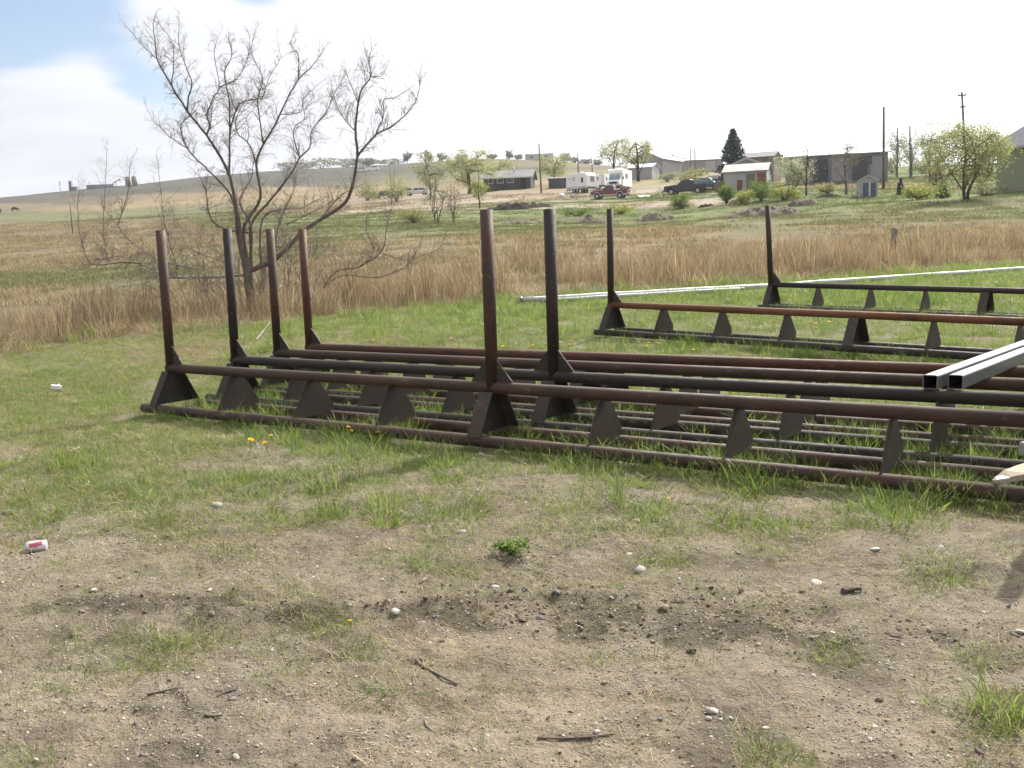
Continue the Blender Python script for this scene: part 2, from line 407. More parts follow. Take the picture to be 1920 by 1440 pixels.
M['dgrey_wall'] = plain('dark_blue_grey_metal', (0.175, 0.188, 0.215), 0.6, 0.1, 0.3, 0.18, 0.3, 3)  # paled towards blue, distance haze put into the wall colour
M['brown_wall'] = plain('brown_boards', (0.19, 0.155, 0.125), 0.85, 0, 0.2, 0.25, 0.7, 5)
M['red_wall'] = plain('faded_red_boards', (0.25, 0.085, 0.06), 0.85, 0, 0.2, 0.25, 0.7, 5)
M['green_wall'] = plain('sage_green_siding', (0.27, 0.295, 0.20), 0.8, 0, 0.25, 0.06, 0.5, 4)
M['shingle'] = plain('grey_shingles', (0.21, 0.21, 0.225), 0.9, 0, 0.2, 0.15, 1.2, 14)
M['dshingle'] = plain('weathered_dark_shingles', (0.21, 0.205, 0.205), 0.9, 0, 0.2, 0.2, 1.0, 12)  # roof tone raised so the colour carries the distance haze
M['roof_pale'] = plain('pale_weathered_tin', (0.33, 0.315, 0.30), 0.7, 0.1, 0.3, 0.25, 0.8, 5)
M['tin'] = plain('bright_tin_roof', (0.52, 0.53, 0.54), 0.5, 0.3, 0.5, 0.15, 0.5, 3)
M['trim'] = plain('white_trim', (0.72, 0.72, 0.70), 0.6, 0, 0.3, 0.06)
M['door_blue'] = plain('slate_blue_door', (0.10, 0.12, 0.19), 0.6, 0, 0.3, 0.1)
M['tan_door'] = plain('tan_door', (0.42, 0.36, 0.22), 0.7, 0, 0.3, 0.1)
M['glass'] = plain('window_glass', (0.035, 0.045, 0.055), 0.08, 0, 0.6, 0.05)
M['glass_lt'] = plain('window_glass_with_glare', (0.16, 0.22, 0.25), 0.06, 0, 0.7, 0.1)  # glare on the panes put into a paler base colour
M['maroon'] = plain('maroon_car_paint', (0.17, 0.022, 0.035), 0.28, 0.15, 0.6, 0.08)
M['lighter_red'] = plain('lighter_red_hood', (0.34, 0.14, 0.11), 0.4, 0.0, 0.5, 0.1)  # hood in a lighter red than the body
M['silver'] = plain('silver_lower_paint', (0.45, 0.44, 0.43), 0.35, 0.4, 0.5, 0.08)
M['navy'] = plain('dark_navy_car_paint', (0.016, 0.021, 0.034), 0.3, 0.1, 0.6, 0.1)
M['teal'] = plain('teal_camper_shell', (0.05, 0.12, 0.15), 0.35, 0.1, 0.5, 0.1)
M['tyre'] = plain('tyre_rubber', (0.022, 0.022, 0.023), 0.85, 0, 0.2, 0.15)
M['rim'] = plain('dull_steel_rim', (0.42, 0.42, 0.42), 0.4, 0.5, 0.5, 0.1)
M['black'] = plain('black_plastic', (0.02, 0.02, 0.021), 0.6, 0, 0.3, 0.1)
M['lamp'] = plain('lamp_lens', (0.6, 0.6, 0.58), 0.15, 0, 0.6, 0.05)
M['amber'] = plain('rear_lamp_lens', (0.25, 0.02, 0.015), 0.2, 0, 0.6, 0.05)
M['pole'] = plain('weathered_pole_wood', (0.17, 0.15, 0.135), 0.9, 0, 0.15, 0.25, 1.0, 12)  # grey lifted, the veil of distant air is in the colour
M['pole_fence'] = plain('grey_post_wood', (0.20, 0.18, 0.155), 0.9, 0, 0.15, 0.25, 3.0, 25)
M['tank'] = plain('grey_brown_tank', (0.20, 0.185, 0.17), 0.6, 0.1, 0.3, 0.12, .3, 2)
M['blue_far'] = plain('blue_grey_tower', (0.10, 0.12, 0.16), 0.7, 0, 0.3, 0.1)
M['conc'] = plain('pale_concrete', (0.45, 0.44, 0.42), 0.9, 0, 0.2, 0.12, 2, 20)
M['bag'] = plain('white_plastic_bag', (0.78, 0.75, 0.74), 0.5, 0, 0.4, 0.06)
M['wood_pale'] = plain('fresh_split_wood', (0.46, 0.385, 0.28), 0.75, 0, 0.25, 0.22, 6, 40)
M['stick'] = plain('dead_stick_bark', (0.17, 0.145, 0.12), 0.9, 0, 0.15, 0.3, 8, 60)
M['stickdk'] = plain('dark_dead_wood', (0.12, 0.10, 0.08), 0.9, 0, 0.15, 0.3, 8, 60)
M['cow'] = plain('dark_brown_hide', (0.03, 0.024, 0.02), 0.8, 0, 0.2, 0.2)
M['rusttank'] = plain('rusty_red_tank', (0.17, 0.075, 0.05), 0.7, 0.1, 0.3, 0.25, 2, 12)
M['bark'] = plain('grey_brown_bark', (0.155, 0.132, 0.115), 0.9, 0, 0.15, 0.35, 4, 30)
M['bark_pale'] = plain('sun_bleached_branch', (0.30, 0.275, 0.25), 0.85, 0, 0.15, 0.35, 3, 30)
M['bark_twig'] = plain('twig_bark', (0.27, 0.225, 0.185), 0.85, 0, 0.2, 0.3, 4, 30)
M['bark_dk'] = plain('dark_trunk_bark', (0.06, 0.05, 0.045), 0.9, 0, 0.15, 0.3, 3, 20)

def ground_mat():
    t = NT('prairie_ground'); p = t.pos()
    cov = t.n('ShaderNodeAttribute', attribute_name='cover').outputs['Color']
    dirt = t.n('ShaderNodeAttribute', attribute_name='bare').outputs['Fac']
    nearf = t.n('ShaderNodeAttribute', attribute_name='near').outputs['Fac']
    a = t.noise(p, 2.2, 5, 0.6); b = t.noise(p, 14, 5, 0.65); c = t.noise(p, 75, 4, 0.7); d = t.noise(p, 260, 2, 0.6)
    f = t.math('ADD', t.math('MULTIPLY', a, .35), t.math('ADD', t.math('MULTIPLY', b, .35), t.math('MULTIPLY', c, .3)))
    v = t.rng(f, .32, .68, .42, 1.55)
    va = t.n('ShaderNodeCombineColor')
    for i in range(3): t.l(v, va.inputs[i])
    col = t.mix(1.0, cov, va.outputs[0], 'MULTIPLY')
    # grit: little pale and dark stones pressed in the soil
    vo = t.n('ShaderNodeTexVoronoi'); vo.inputs['Scale'].default_value = 42; t.l(p, vo.inputs['Vector'])
    sepc = t.n('ShaderNodeSeparateColor'); t.l(vo.outputs['Color'], sepc.inputs[0])
    grit = t.math('MULTIPLY', t.rng(vo.outputs['Distance'], .33, .22), t.rng(sepc.outputs[0], .60, .66))
    grit = t.math('MULTIPLY', grit, t.math('MULTIPLY', dirt, nearf))
    gcol = t.ramp(sepc.outputs[1], [(0.0, (0.12, 0.11, 0.10)), (0.45, (0.30, 0.26, 0.22)), (1.0, (0.55, 0.51, 0.46))])
    col = t.mix(t.math('MULTIPLY', grit, .75), col, gcol)
    # damp crumbs
    dk = t.math('MULTIPLY', t.rng(t.noise(p, 32, 4, .7), .60, .70), t.math('MULTIPLY', dirt, nearf))
    col = t.mix(t.math('MULTIPLY', dk, .5), col, (0.085, 0.065, 0.045))
    # far field: patchy stretched streaks of dry and green growth
    s1 = t.noise(p, 0.06, 5, .6, (0.5, 1.6, 1)); s2 = t.noise(p, 0.5, 5, .65, (.6, 1.3, 1))
    fs = t.rng(t.math('ADD', t.math('MULTIPLY', s1, .5), t.math('MULTIPLY', s2, .5)), .33, .67, .66, 1.28)
    vf = t.n('ShaderNodeCombineColor')
    for i in range(3): t.l(fs, vf.inputs[i])
    colf = t.mix(1.0, cov, vf.outputs[0], 'MULTIPLY')
    col = t.mix(nearf, colf, col)
    h = t.math('ADD', t.math('MULTIPLY', b, 1.3), t.math('ADD', t.math('MULTIPLY', c, .5), t.math('ADD', t.math('MULTIPLY', d, .18), t.math('MULTIPLY', grit, .35))))
    return t.bsdf(col, 0.95, 0, 0.15, bump=h, bstr=1.0, bdist=0.05)
M['ground'] = ground_mat()

# ------------------------------------------------------------------ what grows where
FE_X = [-400, 0, 120, 300, 480, 600, 800, 1000, 1200, 1450, 1700, 1920, 2300]
FE_Y = [700, 668, 652, 628, 612, 602, 577, 560, 548, 531, 515, 497, 470]        # front edge of the tall dry grass
def front_edge(px): return np.interp(px, FE_X, FE_Y)
CLUMPS = [  # tufts of the bare yard: px, py, half widths, strength
    (330, 1215, 110, 28, .9), (600, 1172, 45, 16, .9), (790, 1062, 60, 22, .7), (890, 1062, 50, 18, .5), (740, 965, 70, 20, .6), (860, 925, 60, 25, .75),
    (1000, 940, 60, 18, .55), (1230, 985, 120, 26, .5), (1480, 985, 90, 30, .85), (1400, 905, 60, 24, .9), (1690, 965, 100, 28, .45), (1770, 1078, 50, 24, .75),
    (1655, 1085, 40, 14, .5), (1545, 1235, 38, 15, .8), (1895, 1350, 45, 34, 1.2), (1855, 1242, 40, 10, .6), (1475, 1437, 40, 14, .7), (240, 1388, 22, 22, .5),
    (440, 1105, 60, 16, .4), (520, 1262, 70, 18, .5), (425, 1165, 40, 14, .55), (550, 905, 60, 20, .6), (690, 850, 110, 16, .85), (440, 815, 80, 14, .75),
    (1650, 928, 80, 13, .9), (1790, 935, 60, 20, 1.), (300, 985, 120, 36, .28), (190, 905, 110, 30, .5), (500, 960, 150, 26, .35), (1240, 1052, 60, 16, .45),
    (40, 1432, 40, 14, .4), (470, 1332, 20, 10, .3), (145, 872, 34, 14, 1.3), (1130, 1240, 70, 20, .15), (1420, 1130, 60, 16, .12), (640, 1215, 60, 16, .4),
    (110, 1060, 30, 10, .35), (130, 1290, 60, 14, .2), (560, 1110, 40, 12, .35), (1030, 1290, 40, 10, .12), (1760, 1330, 60, 14, .15),
    (740, 1300, 60, 14, .12), (880, 1110, 60, 10, .2), (60, 980, 70, 20, .35), (1330, 1250, 40, 10, .12), (420, 900, 120, 26, .4), (980, 1010, 60, 10, .3)]
LUSH = [(1640, 842, 95, 26, 1.), (1410, 862, 90, 22, .7), (1050, 800, 60, 20, .55), (790, 795, 70, 18, .9), (460, 775, 90, 14, .9), (1300, 770, 120, 14, .6), (1780, 880, 110, 26, .8),
        (1430, 905, 45, 22, .9), (1800, 930, 60, 20, .9), (640, 742, 80, 12, .6), (1890, 830, 60, 20, .7), (500, 748, 60, 12, .9), (1250, 860, 60, 14, .35), (145, 872, 30, 12, .8), (1895, 1352, 36, 28, .8),
        (1560, 915, 60, 10, .5), (700, 828, 90, 9, .5), (1250, 655, 60, 8, .4), (1560, 668, 110, 8, .6), (1600, 560, 200, 10, .4)]
def gsum(px, py, L):
    v = 0
    for a, b, sx, sy, k in L: v = v + k * np.exp(-((px - a) / sx) ** 2 - ((py - b) / sy) ** 2)
    return v
# racks: left end of each, heading, ground height, post positions, material
RACKS = [
    dict(o=(-3.872, 11.43), th=.614, z=0.0, s=1.1314, tilt=0.0, posts=(0, 4, 8), mat='rust_a'),
    dict(o=(-3.297, 12.02), th=.617, z=0.01, s=1.1314, tilt=0.0, posts=(0, 4, 8), mat='rust_b'),
    dict(o=(-2.955, 12.745), th=.617, z=0.015, s=1.1314, tilt=0.0, posts=(0, 8), mat='rust_a'),
    dict(o=(-2.675, 13.37), th=.600, z=0.02, s=1.1314, tilt=0.0, posts=(0, 8), mat='rust_c'),
    dict(o=(1.629, 16.562), th=.732, z=0.277, s=1.038, tilt=-0.025, posts=(0, 8), mat='rust_d'),
    dict(o=(5.150, 20.111), th=.709, z=0.382, s=1.009, tilt=-0.029, posts=(0, 8), mat='rust_b'),
]
def rack_side(x, y):
    """> 0 in front of the first rack (towards the camera), < 0 behind it"""
    o = RACKS[0]['o']; th = RACKS[0]['th']
    return -((x - o[0]) * math.sin(th) + (y - o[1]) * math.cos(th))
def green_at(x, y, px, py):
    s = rack_side(x, y)
    g = 0.17 + 0.18 * sstep(1150, 1010, py) + 0.36 * sstep(1060, 900, py) + 0.25 * sstep(900, 600, px) * sstep(1110, 900, py)
    g = g + 0.75 * sstep(520, 120, px) * sstep(1000, 800, py)
    g = np.where(s < 0.0, np.maximum(g, 0.55), g)
    g = g + 0.75 * sstep(-0.9, -2.2, s)
    cl_ = gsum(px, py, CLUMPS); nz = fbm(x * 1.1, y * 1.1, 31, 4); n2 = fbm(x * 3.7, y * 3.7, 37, 3)
    g = g * (0.32 + 1.35 * sstep(.34, .62, .5 * nz + .5 * n2)) + cl_ * (.30 + .8 * sstep(.38, .6, n2))
    # trodden gaps
    g = g * (1 - .75 * gsum(px, py, [(1220, 930, 60, 16, .9), (1500, 945, 60, 10, .7), (1660, 655, 160, 14, .7), (1240, 655, 40, 6, .6), (240, 785, 40, 12, .9), (1850, 640, 60, 14, .9), (330, 830, 90, 14, .5), (320, 772, 80, 12, 1.0), (1000, 880, 120, 12, .5)]).clip(0, 1))
    return np.clip(g, 0, 1.3)
def dry_at(x, y, px, py):
    """share of straw among the growth"""
    n = fbm(x * .8 + 9, y * .8, 41, 3)
    d = 0.20 + 0.9 * (n - .5) 
    d = d + .45 * gsum(px, py, [(380, 660, 260, 26, 1), (780, 640, 160, 16, .9), (230, 720, 160, 30, .5), (560, 640, 120, 14, .6), (700, 1000, 500, 60, .35)])
    d = d - .3 * gsum(px, py, [(600, 600, 300, 14, 1), (950, 590, 200, 20, .8), (1650, 560, 300, 40, .7), (100, 680, 120, 20, .9)])
    d = d + .25 * sstep(900, 1050, py)
    return np.clip(d, 0.03, 0.95)
C = lambda *a: np.array(a, float)
DIRT, DAMP, SOILG = C(.252, .208, .155), C(.100, .079, .060), C(.165, .166, .076)
TAN, GREEN, OLIVE, BROWN, ROADC, DKG, STRAW = C(.205, .158, .088), C(.112, .142, .048), C(.142, .130, .062), C(.135, .108, .070), C(.27, .222, .17), C(.075, .072, .054), C(.19, .150, .085)
FG = C(.120, .122, .058)
FAR = {
    0: [(370, DKG), (379, DKG), (381, TAN), (392, TAN), (397, FG), (412, FG), (419, BROWN * 1.15), (438, BROWN), (452, TAN * .95), (466, BROWN * .95), (495, C(.185, .142, .068)), (515, OLIVE * 1.1), (535, C(.125, .122, .058)), (556, STRAW * .9)],
    300: [(345, DKG), (363, DKG), (366, TAN), (388, TAN), (394, FG), (408, FG), (418, BROWN * 1.1), (445, BROWN), (470, C(.17, .138, .068)), (500, OLIVE), (520, C(.125, .122, .058)), (550, STRAW * .9)],
    560: [(320, DKG), (347, DKG), (351, TAN), (378, TAN), (386, OLIVE), (396, BROWN * 1.1), (404, GREEN * .85 + FG * .2), (425, GREEN * .85 + FG * .2), (440, OLIVE), (480, OLIVE), (510, STRAW)],
    800: [(300, OLIVE * .8), (322, DKG * 1.3), (338, OLIVE), (350, TAN), (360, TAN), (366, ROADC), (392, ROADC * .95), (398, GREEN * .7 + FG * .3), (430, GREEN * .7 + FG * .3), (440, OLIVE), (470, STRAW)],
    1000: [(296, OLIVE), (309, TAN * .85), (316, DKG), (326, GREEN), (336, TAN), (356, TAN), (363, ROADC), (376, ROADC), (381, GREEN), (402, GREEN * 1.05), (412, OLIVE), (418, GREEN * 1.1), (436, OLIVE), (455, STRAW)],
    1250: [(310, TAN), (340, TAN), (347, C(.22, .215, .09)), (352, ROADC * .95), (362, ROADC), (368, GREEN), (378, GREEN), (383, ROADC * .85), (390, ROADC * .8), (394, GREEN), (408, GREEN * 1.1), (420, OLIVE), (445, STRAW)],
    1440: [(310, TAN), (345, TAN), (352, GREEN), (384, GREEN * .95), (395, GREEN * 1.1), (405, OLIVE), (430, OLIVE * 1.05), (450, STRAW)],
    1650: [(315, GREEN), (340, GREEN), (344, TAN), (352, TAN), (357, GREEN * 1.1), (380, GREEN * 1.1), (392, OLIVE), (415, OLIVE), (432, STRAW)],
    1920: [(312, GREEN), (350, GREEN * 1.1), (364, GREEN * 1.1), (375, OLIVE * 1.1), (390, OLIVE), (398, C(.15, .17, .065)), (410, OLIVE), (425, STRAW)],
}
_fx = np.array(sorted(FAR)); _fy = np.arange(280, 600, 1.0)
_ft = np.array([[np.interp(_fy, [q[0] for q in FAR[c]], [q[1][k] for q in FAR[c]]) for k in range(3)] for c in _fx])   # nx,3,ny
def far_cover(px, py, x, y):
    r = np.hypot(x, y)
    py = py + (fbm(x / (r * .05 + 1) , y / (r * .25 + 1), 51, 3) - .5) * 16
    u = np.interp(np.clip(px, 0, 1920), _fx, np.arange(len(_fx))); i = np.clip(u.astype(int), 0, len(_fx) - 2); fu = (u - i)[:, None]
    j = np.clip(py - 280, 0, len(_fy) - 2).astype(int)
    c = _ft[i, :, j] * (1 - fu) + _ft[i + 1, :, j] * fu
    c = c * (1 - .3 * (sstep(250, 420, r) * sstep(1300, 1000, px)))[:, None]      # heavier sage cover high on the ridge
    n = fbm(x * .12, y * .12, 57, 4)[:, None]
    return c * (.72 + .5 * n)

# ------------------------------------------------------------------ ground
def build_ground():
    rs = [1.2]
    while rs[-1] < 1500:
        r = rs[-1]; rs.append(r + (0.06 if r < 2.6 else .028 if r < 9 else .05 if r < 14 else .13 if r < 30 else r * .011 if r < 130 else r * .024))
    rs = np.array(rs)
    az = np.concatenate([np.arange(-33, 33.01, .16), np.arange(37, 326, 4.0)]); az = np.radians(az)
    A, Rr = np.meshgrid(az, rs); x = (Rr * np.sin(A)).ravel(); y = (Rr * np.cos(A)).ravel()
    z = gh(x, y); nA, nR = len(az), len(rs)
    V = np.stack([x, y, z], -1)
    ii = np.arange(nR - 1)[:, None] * nA; jj = np.arange(nA)[None]; j2 = (jj + 1) % nA
    F = np.stack([ii + jj, ii + j2, ii + nA + j2, ii + nA + jj], -1).reshape(-1, 4)
    V = np.vstack([V, [[0, 0, 0]]])
    px, py, d = proj(V[:, 0], V[:, 1], V[:, 2])
    behind = d < .5
    px = np.where(behind, 960, px); py = np.where(behind, 1440, np.clip(py, 0, 3000))
    X, Y = V[:, 0], V[:, 1]; r = np.hypot(X, Y)
    g = green_at(X, Y, px, py); dr = dry_at(X, Y, px, py)
    damp = gsum(px, py, [(1100, 1165, 380, 32, 1.1), (250, 1132, 300, 16, 1.1), (620, 1158, 160, 12, 1.0), (1500, 1197, 320, 14, 1.1), (150, 1194, 120, 8, .9), (900, 1130, 160, 26, .5), (60, 1120, 120, 26, .6), (330, 1330, 110, 24, .5), (1750, 1195, 200, 14, .6), (1550, 1060, 200, 20, .25), (480, 1000, 200, 40, .3)])
    damp = damp + .35 * sstep(.52, .66, fbm(X * 1.3 + 4, Y * 1.3, 65, 4)) * sstep(9, 6, r)
    damp = np.clip(damp * (.2 + 1.6 * sstep(.4, .65, fbm(X * 4, Y * 4, 61, 4))), 0, .95)
    nz = fbm(X * .9, Y * .9, 63, 3)[:, None]
    cn = DIRT * (.88 + .28 * nz) * (1 - damp[:, None]) + DAMP * damp[:, None]
    pale = gsum(px, py, [(200, 1330, 230, 60, .9), (900, 1360, 320, 60, .7), (1450, 1120, 300, 36, .7), (1500, 1400, 400, 60, .6), (640, 1110, 200, 30, .4), (250, 790, 60, 12, .9), (1500, 940, 200, 16, .6)])[:, None]
    cn = cn * (1 + .18 * pale * (1 - damp[:, None]))
    lit = (SOILG * (1 - dr[:, None]) + STRAW * .85 * dr[:, None])
    gk = np.clip(g * 1.15, 0, 1)[:, None] * (.55 + .42 * sstep(5, 12, r))[:, None]
    cn = cn * (1 - gk) + lit * gk
    cf = far_cover(px, py, X, Y)
    fe = front_edge(px); t = sstep(fe + 6, fe - 10, py)[:, None] * sstep(11, 15, r)[:, None]
    cov = cn * (1 - t) + cf * t
    cov = np.hstack([np.clip(cov, .01, .8), np.ones((len(cov), 1))])
    near = sstep(30, 15, r); bare = np.clip(1 - g, 0, 1)
    # centre fan as thin quads
    ce = len(V) - 1; fan = np.array([[ce, (k + 1) % nA, k] for k in range(nA)])
    me = np_mesh('ground', V, F, dict(cover=('FLOAT_COLOR', cov), near=('FLOAT', near.astype(np.float32)), bare=('FLOAT', bare.astype(np.float32))), True, [M['ground']])
    o = link(bpy.data.objects.new('ground', me)); o['kind'] = 'structure'
    m2 = np_mesh('ground_centre', V, fan, dict(cover=('FLOAT_COLOR', cov), near=('FLOAT', near.astype(np.float32)), bare=('FLOAT', bare.astype(np.float32))), True, [M['ground']])
    bm = bmesh.new(); bm.from_mesh(me); bm.from_mesh(m2); bmesh.ops.remove_doubles(bm, verts=[v for v in bm.verts if v.co.length < 1.3], dist=1e-5)
    bmesh.ops.delete(bm, geom=[v for v in bm.verts if not v.link_faces], context='VERTS')
    bm.normal_update()
    bm.to_mesh(me); bm.free(); bpy.data.meshes.remove(m2)
    for p in me.polygons: break
    me.polygons.foreach_set('use_smooth', np.ones(len(me.polygons), bool))
    return o
build_ground()

# ------------------------------------------------------------------ grass
LIB = bpy.data.collections.new('plant_library')         # source plants, shown only where they are scattered
def sub_lib(name):
    c = bpy.data.collections.new(name); return c
def tuft(coll, name, nb, h, spread, w, lean, seg, mat, tint=(0, 1), curl=1.8, seed=0, tipw=0.0):
    g = np.random.default_rng(seed + 100); V, F, T = [], [], []
    for k in range(nb):
        rr = spread * math.sqrt(g.random()); th = g.random() * 6.283
        hh = h[0] + (h[1] - h[0]) * g.random(); le = lean[0] + (lean[1] - lean[0]) * g.random()
        ph = th + g.normal() * .9; dx, dy = math.cos(ph), math.sin(ph); ss = g.random() * 6.283
        sx, sy = -dy * .8 + .5 * math.cos(ss), dx * .8 + .5 * math.sin(ss)
        bx, by = rr * math.cos(th), rr * math.sin(th); b = len(V); t0 = tint[0] + (tint[1] - tint[0]) * g.random()
        for i in range(seg):
            t = i / seg; ww = w * (1 - t * .55) * .5 * (.8 + .4 * g.random())
            cx_, cy_ = bx + dx * hh * le * t ** curl, by + dy * hh * le * t ** curl; cz = hh * t * (1 - .3 * le * t) - .01
            V += [(cx_ - sx * ww, cy_ - sy * ww, cz), (cx_ + sx * ww, cy_ + sy * ww, cz)]; T += [t0, t0]
        V.append((bx + dx * hh * le, by + dy * hh * le, max(hh * (1 - .3 * le), .004))); T.append(t0)
        for i in range(seg - 1):
            q = b + 2 * i; F += [(q, q + 1, q + 3), (q, q + 3, q + 2)]
        q = b + 2 * (seg - 1); F.append((q, q + 1, q + 2))
    me = np_mesh(name, V, F, dict(tint=('FLOAT', np.array(T, np.float32))), False, [mat])
    o = bpy.data.objects.new(name, me); coll.objects.link(o); return o
def scatter(name, P, rot, scl, idx, coll, kind='stuff', label=None, cat=None):
    n = len(P); me = bpy.data.meshes.new(name); me.vertices.add(n); me.vertices.foreach_set('co', np.asarray(P, np.float32).ravel())
    a = me.attributes.new('rot', 'FLOAT_VECTOR', 'POINT'); a.data.foreach_set('vector', np.asarray(rot, np.float32).ravel())
    a = me.attributes.new('scl', 'FLOAT', 'POINT'); a.data.foreach_set('value', np.asarray(scl, np.float32))
    a = me.attributes.new('idx', 'INT', 'POINT'); a.data.foreach_set('value', np.asarray(idx, np.int32))
    o = link(bpy.data.objects.new(name, me)); o['kind'] = kind
    if label: o['label'] = label
    if cat: o['category'] = cat
    g = bpy.data.node_groups.new(name, 'GeometryNodeTree')
    g.interface.new_socket('Geometry', in_out='INPUT', socket_type='NodeSocketGeometry'); g.interface.new_socket('Geometry', in_out='OUTPUT', socket_type='NodeSocketGeometry')
    gi, go = g.nodes.new('NodeGroupInput'), g.nodes.new('NodeGroupOutput')
    ip = g.nodes.new('GeometryNodeInstanceOnPoints'); ci = g.nodes.new('GeometryNodeCollectionInfo')
    ci.inputs['Collection'].default_value = coll; ci.inputs['Separate Children'].default_value = True; ci.inputs['Reset Children'].default_value = True
    def attr(nm, ty):
        q = g.nodes.new('GeometryNodeInputNamedAttribute'); q.data_type = ty; q.inputs['Name'].default_value = nm
        return next(s for s in q.outputs if s.enabled and s.name == 'Attribute')
    g.links.new(gi.outputs[0], ip.inputs['Points']); g.links.new(ci.outputs[0], ip.inputs['Instance'])
    ip.inputs['Pick Instance'].default_value = True
    g.links.new(attr('idx', 'INT'), ip.inputs['Instance Index']); g.links.new(attr('rot', 'FLOAT_VECTOR'), ip.inputs['Rotation']); g.links.new(attr('scl', 'FLOAT'), ip.inputs['Scale'])
    g.links.new(ip.outputs[0], go.inputs[0])
    m = o.modifiers.new('scatter', 'NODES'); m.node_group = g
    return o
def sample(n, d0, d1, px0=-160, px1=2080, k=2.0):
    """points spread evenly over the ground between two distances, inside the view and a little beyond"""
    u = rng.random(n); d = (d0 ** k + u * (d1 ** k - d0 ** k)) ** (1 / k); px = px0 + rng.random(n) * (px1 - px0)
    x = (px - 960) / 1900 * d; return x, d
def area(d0, d1, W=2240): return W / 1900 * (d1 * d1 - d0 * d0) / 2

GREENS = [(0.0, (.074, .122, .026)), (0.35, (.130, .190, .044)), (0.62, (.190, .232, .066)), (0.85, (.275, .268, .10)), (1.0, (.37, .32, .16))]
YGREEN = [(0.0, (.125, .145, .045)), (0.4, (.20, .200, .075)), (0.7, (.29, .255, .115)), (1.0, (.40, .325, .19))]
STRAWS = [(0.0, (.20, .14, .075)), (0.4, (.33, .25, .135)), (0.75, (.47, .375, .22)), (1.0, (.60, .50, .33))]
TALL = [(0.0, (.095, .067, .047)), (0.3, (.190, .130, .088)), (0.55, (.270, .195, .130)), (0.8, (.38, .295, .205)), (1.0, (.53, .45, .335))]
M['g_green'] = leafmat('spring_grass', GREENS, .56, .45, .45, .35)
M['g_yel'] = leafmat('yellowing_grass', YGREEN, .45, .5, .45, .3)
M['g_straw'] = leafmat('dead_straw', STRAWS, .3, .6, .3, .25)
M['g_tall'] = leafmat('tall_dry_grass', TALL, .38, .6, .45, .25)
def pts(x, y, dz=0.0): return np.stack([x, y, gh(x, y) + dz], -1)
def rots(n, tilt=.12): return np.stack([rng.normal(0, tilt, n), rng.normal(0, tilt, n), rng.random(n) * 6.283], -1)

Ls = sub_lib('short_grass_library')
for i in range(4): tuft(Ls, 'tuft_%02d' % i, 26, (.018, .062), .105, .0036, (.3, 1.2), 3, M['g_green'], (0, .7), seed=i)
for i in range(4): tuft(Ls, 'tuft_%02d' % (4 + i), 24, (.018, .058), .11, .0034, (.4, 1.4), 3, M['g_yel'], (0, 1), seed=10 + i)
for i in range(3): tuft(Ls, 'tuft_%02d' % (8 + i), 26, (.035, .11), .11, .0044, (.4, 1.6), 4, M['g_green'], (0, .75), seed=20 + i)
for i in range(3): tuft(Ls, 'tuft_%02d' % (11 + i), 22, (.015, .075), .17, .0026, (1.2, 2.6), 3, M['g_straw'], (0, 1), seed=30 + i)
for i in range(3): tuft(Ls, 'tuft_%02d' % (14 + i), 34, (.07, .23), .095, .0058, (.2, 1.2), 4, M['g_green'], (0, .6), seed=40 + i)

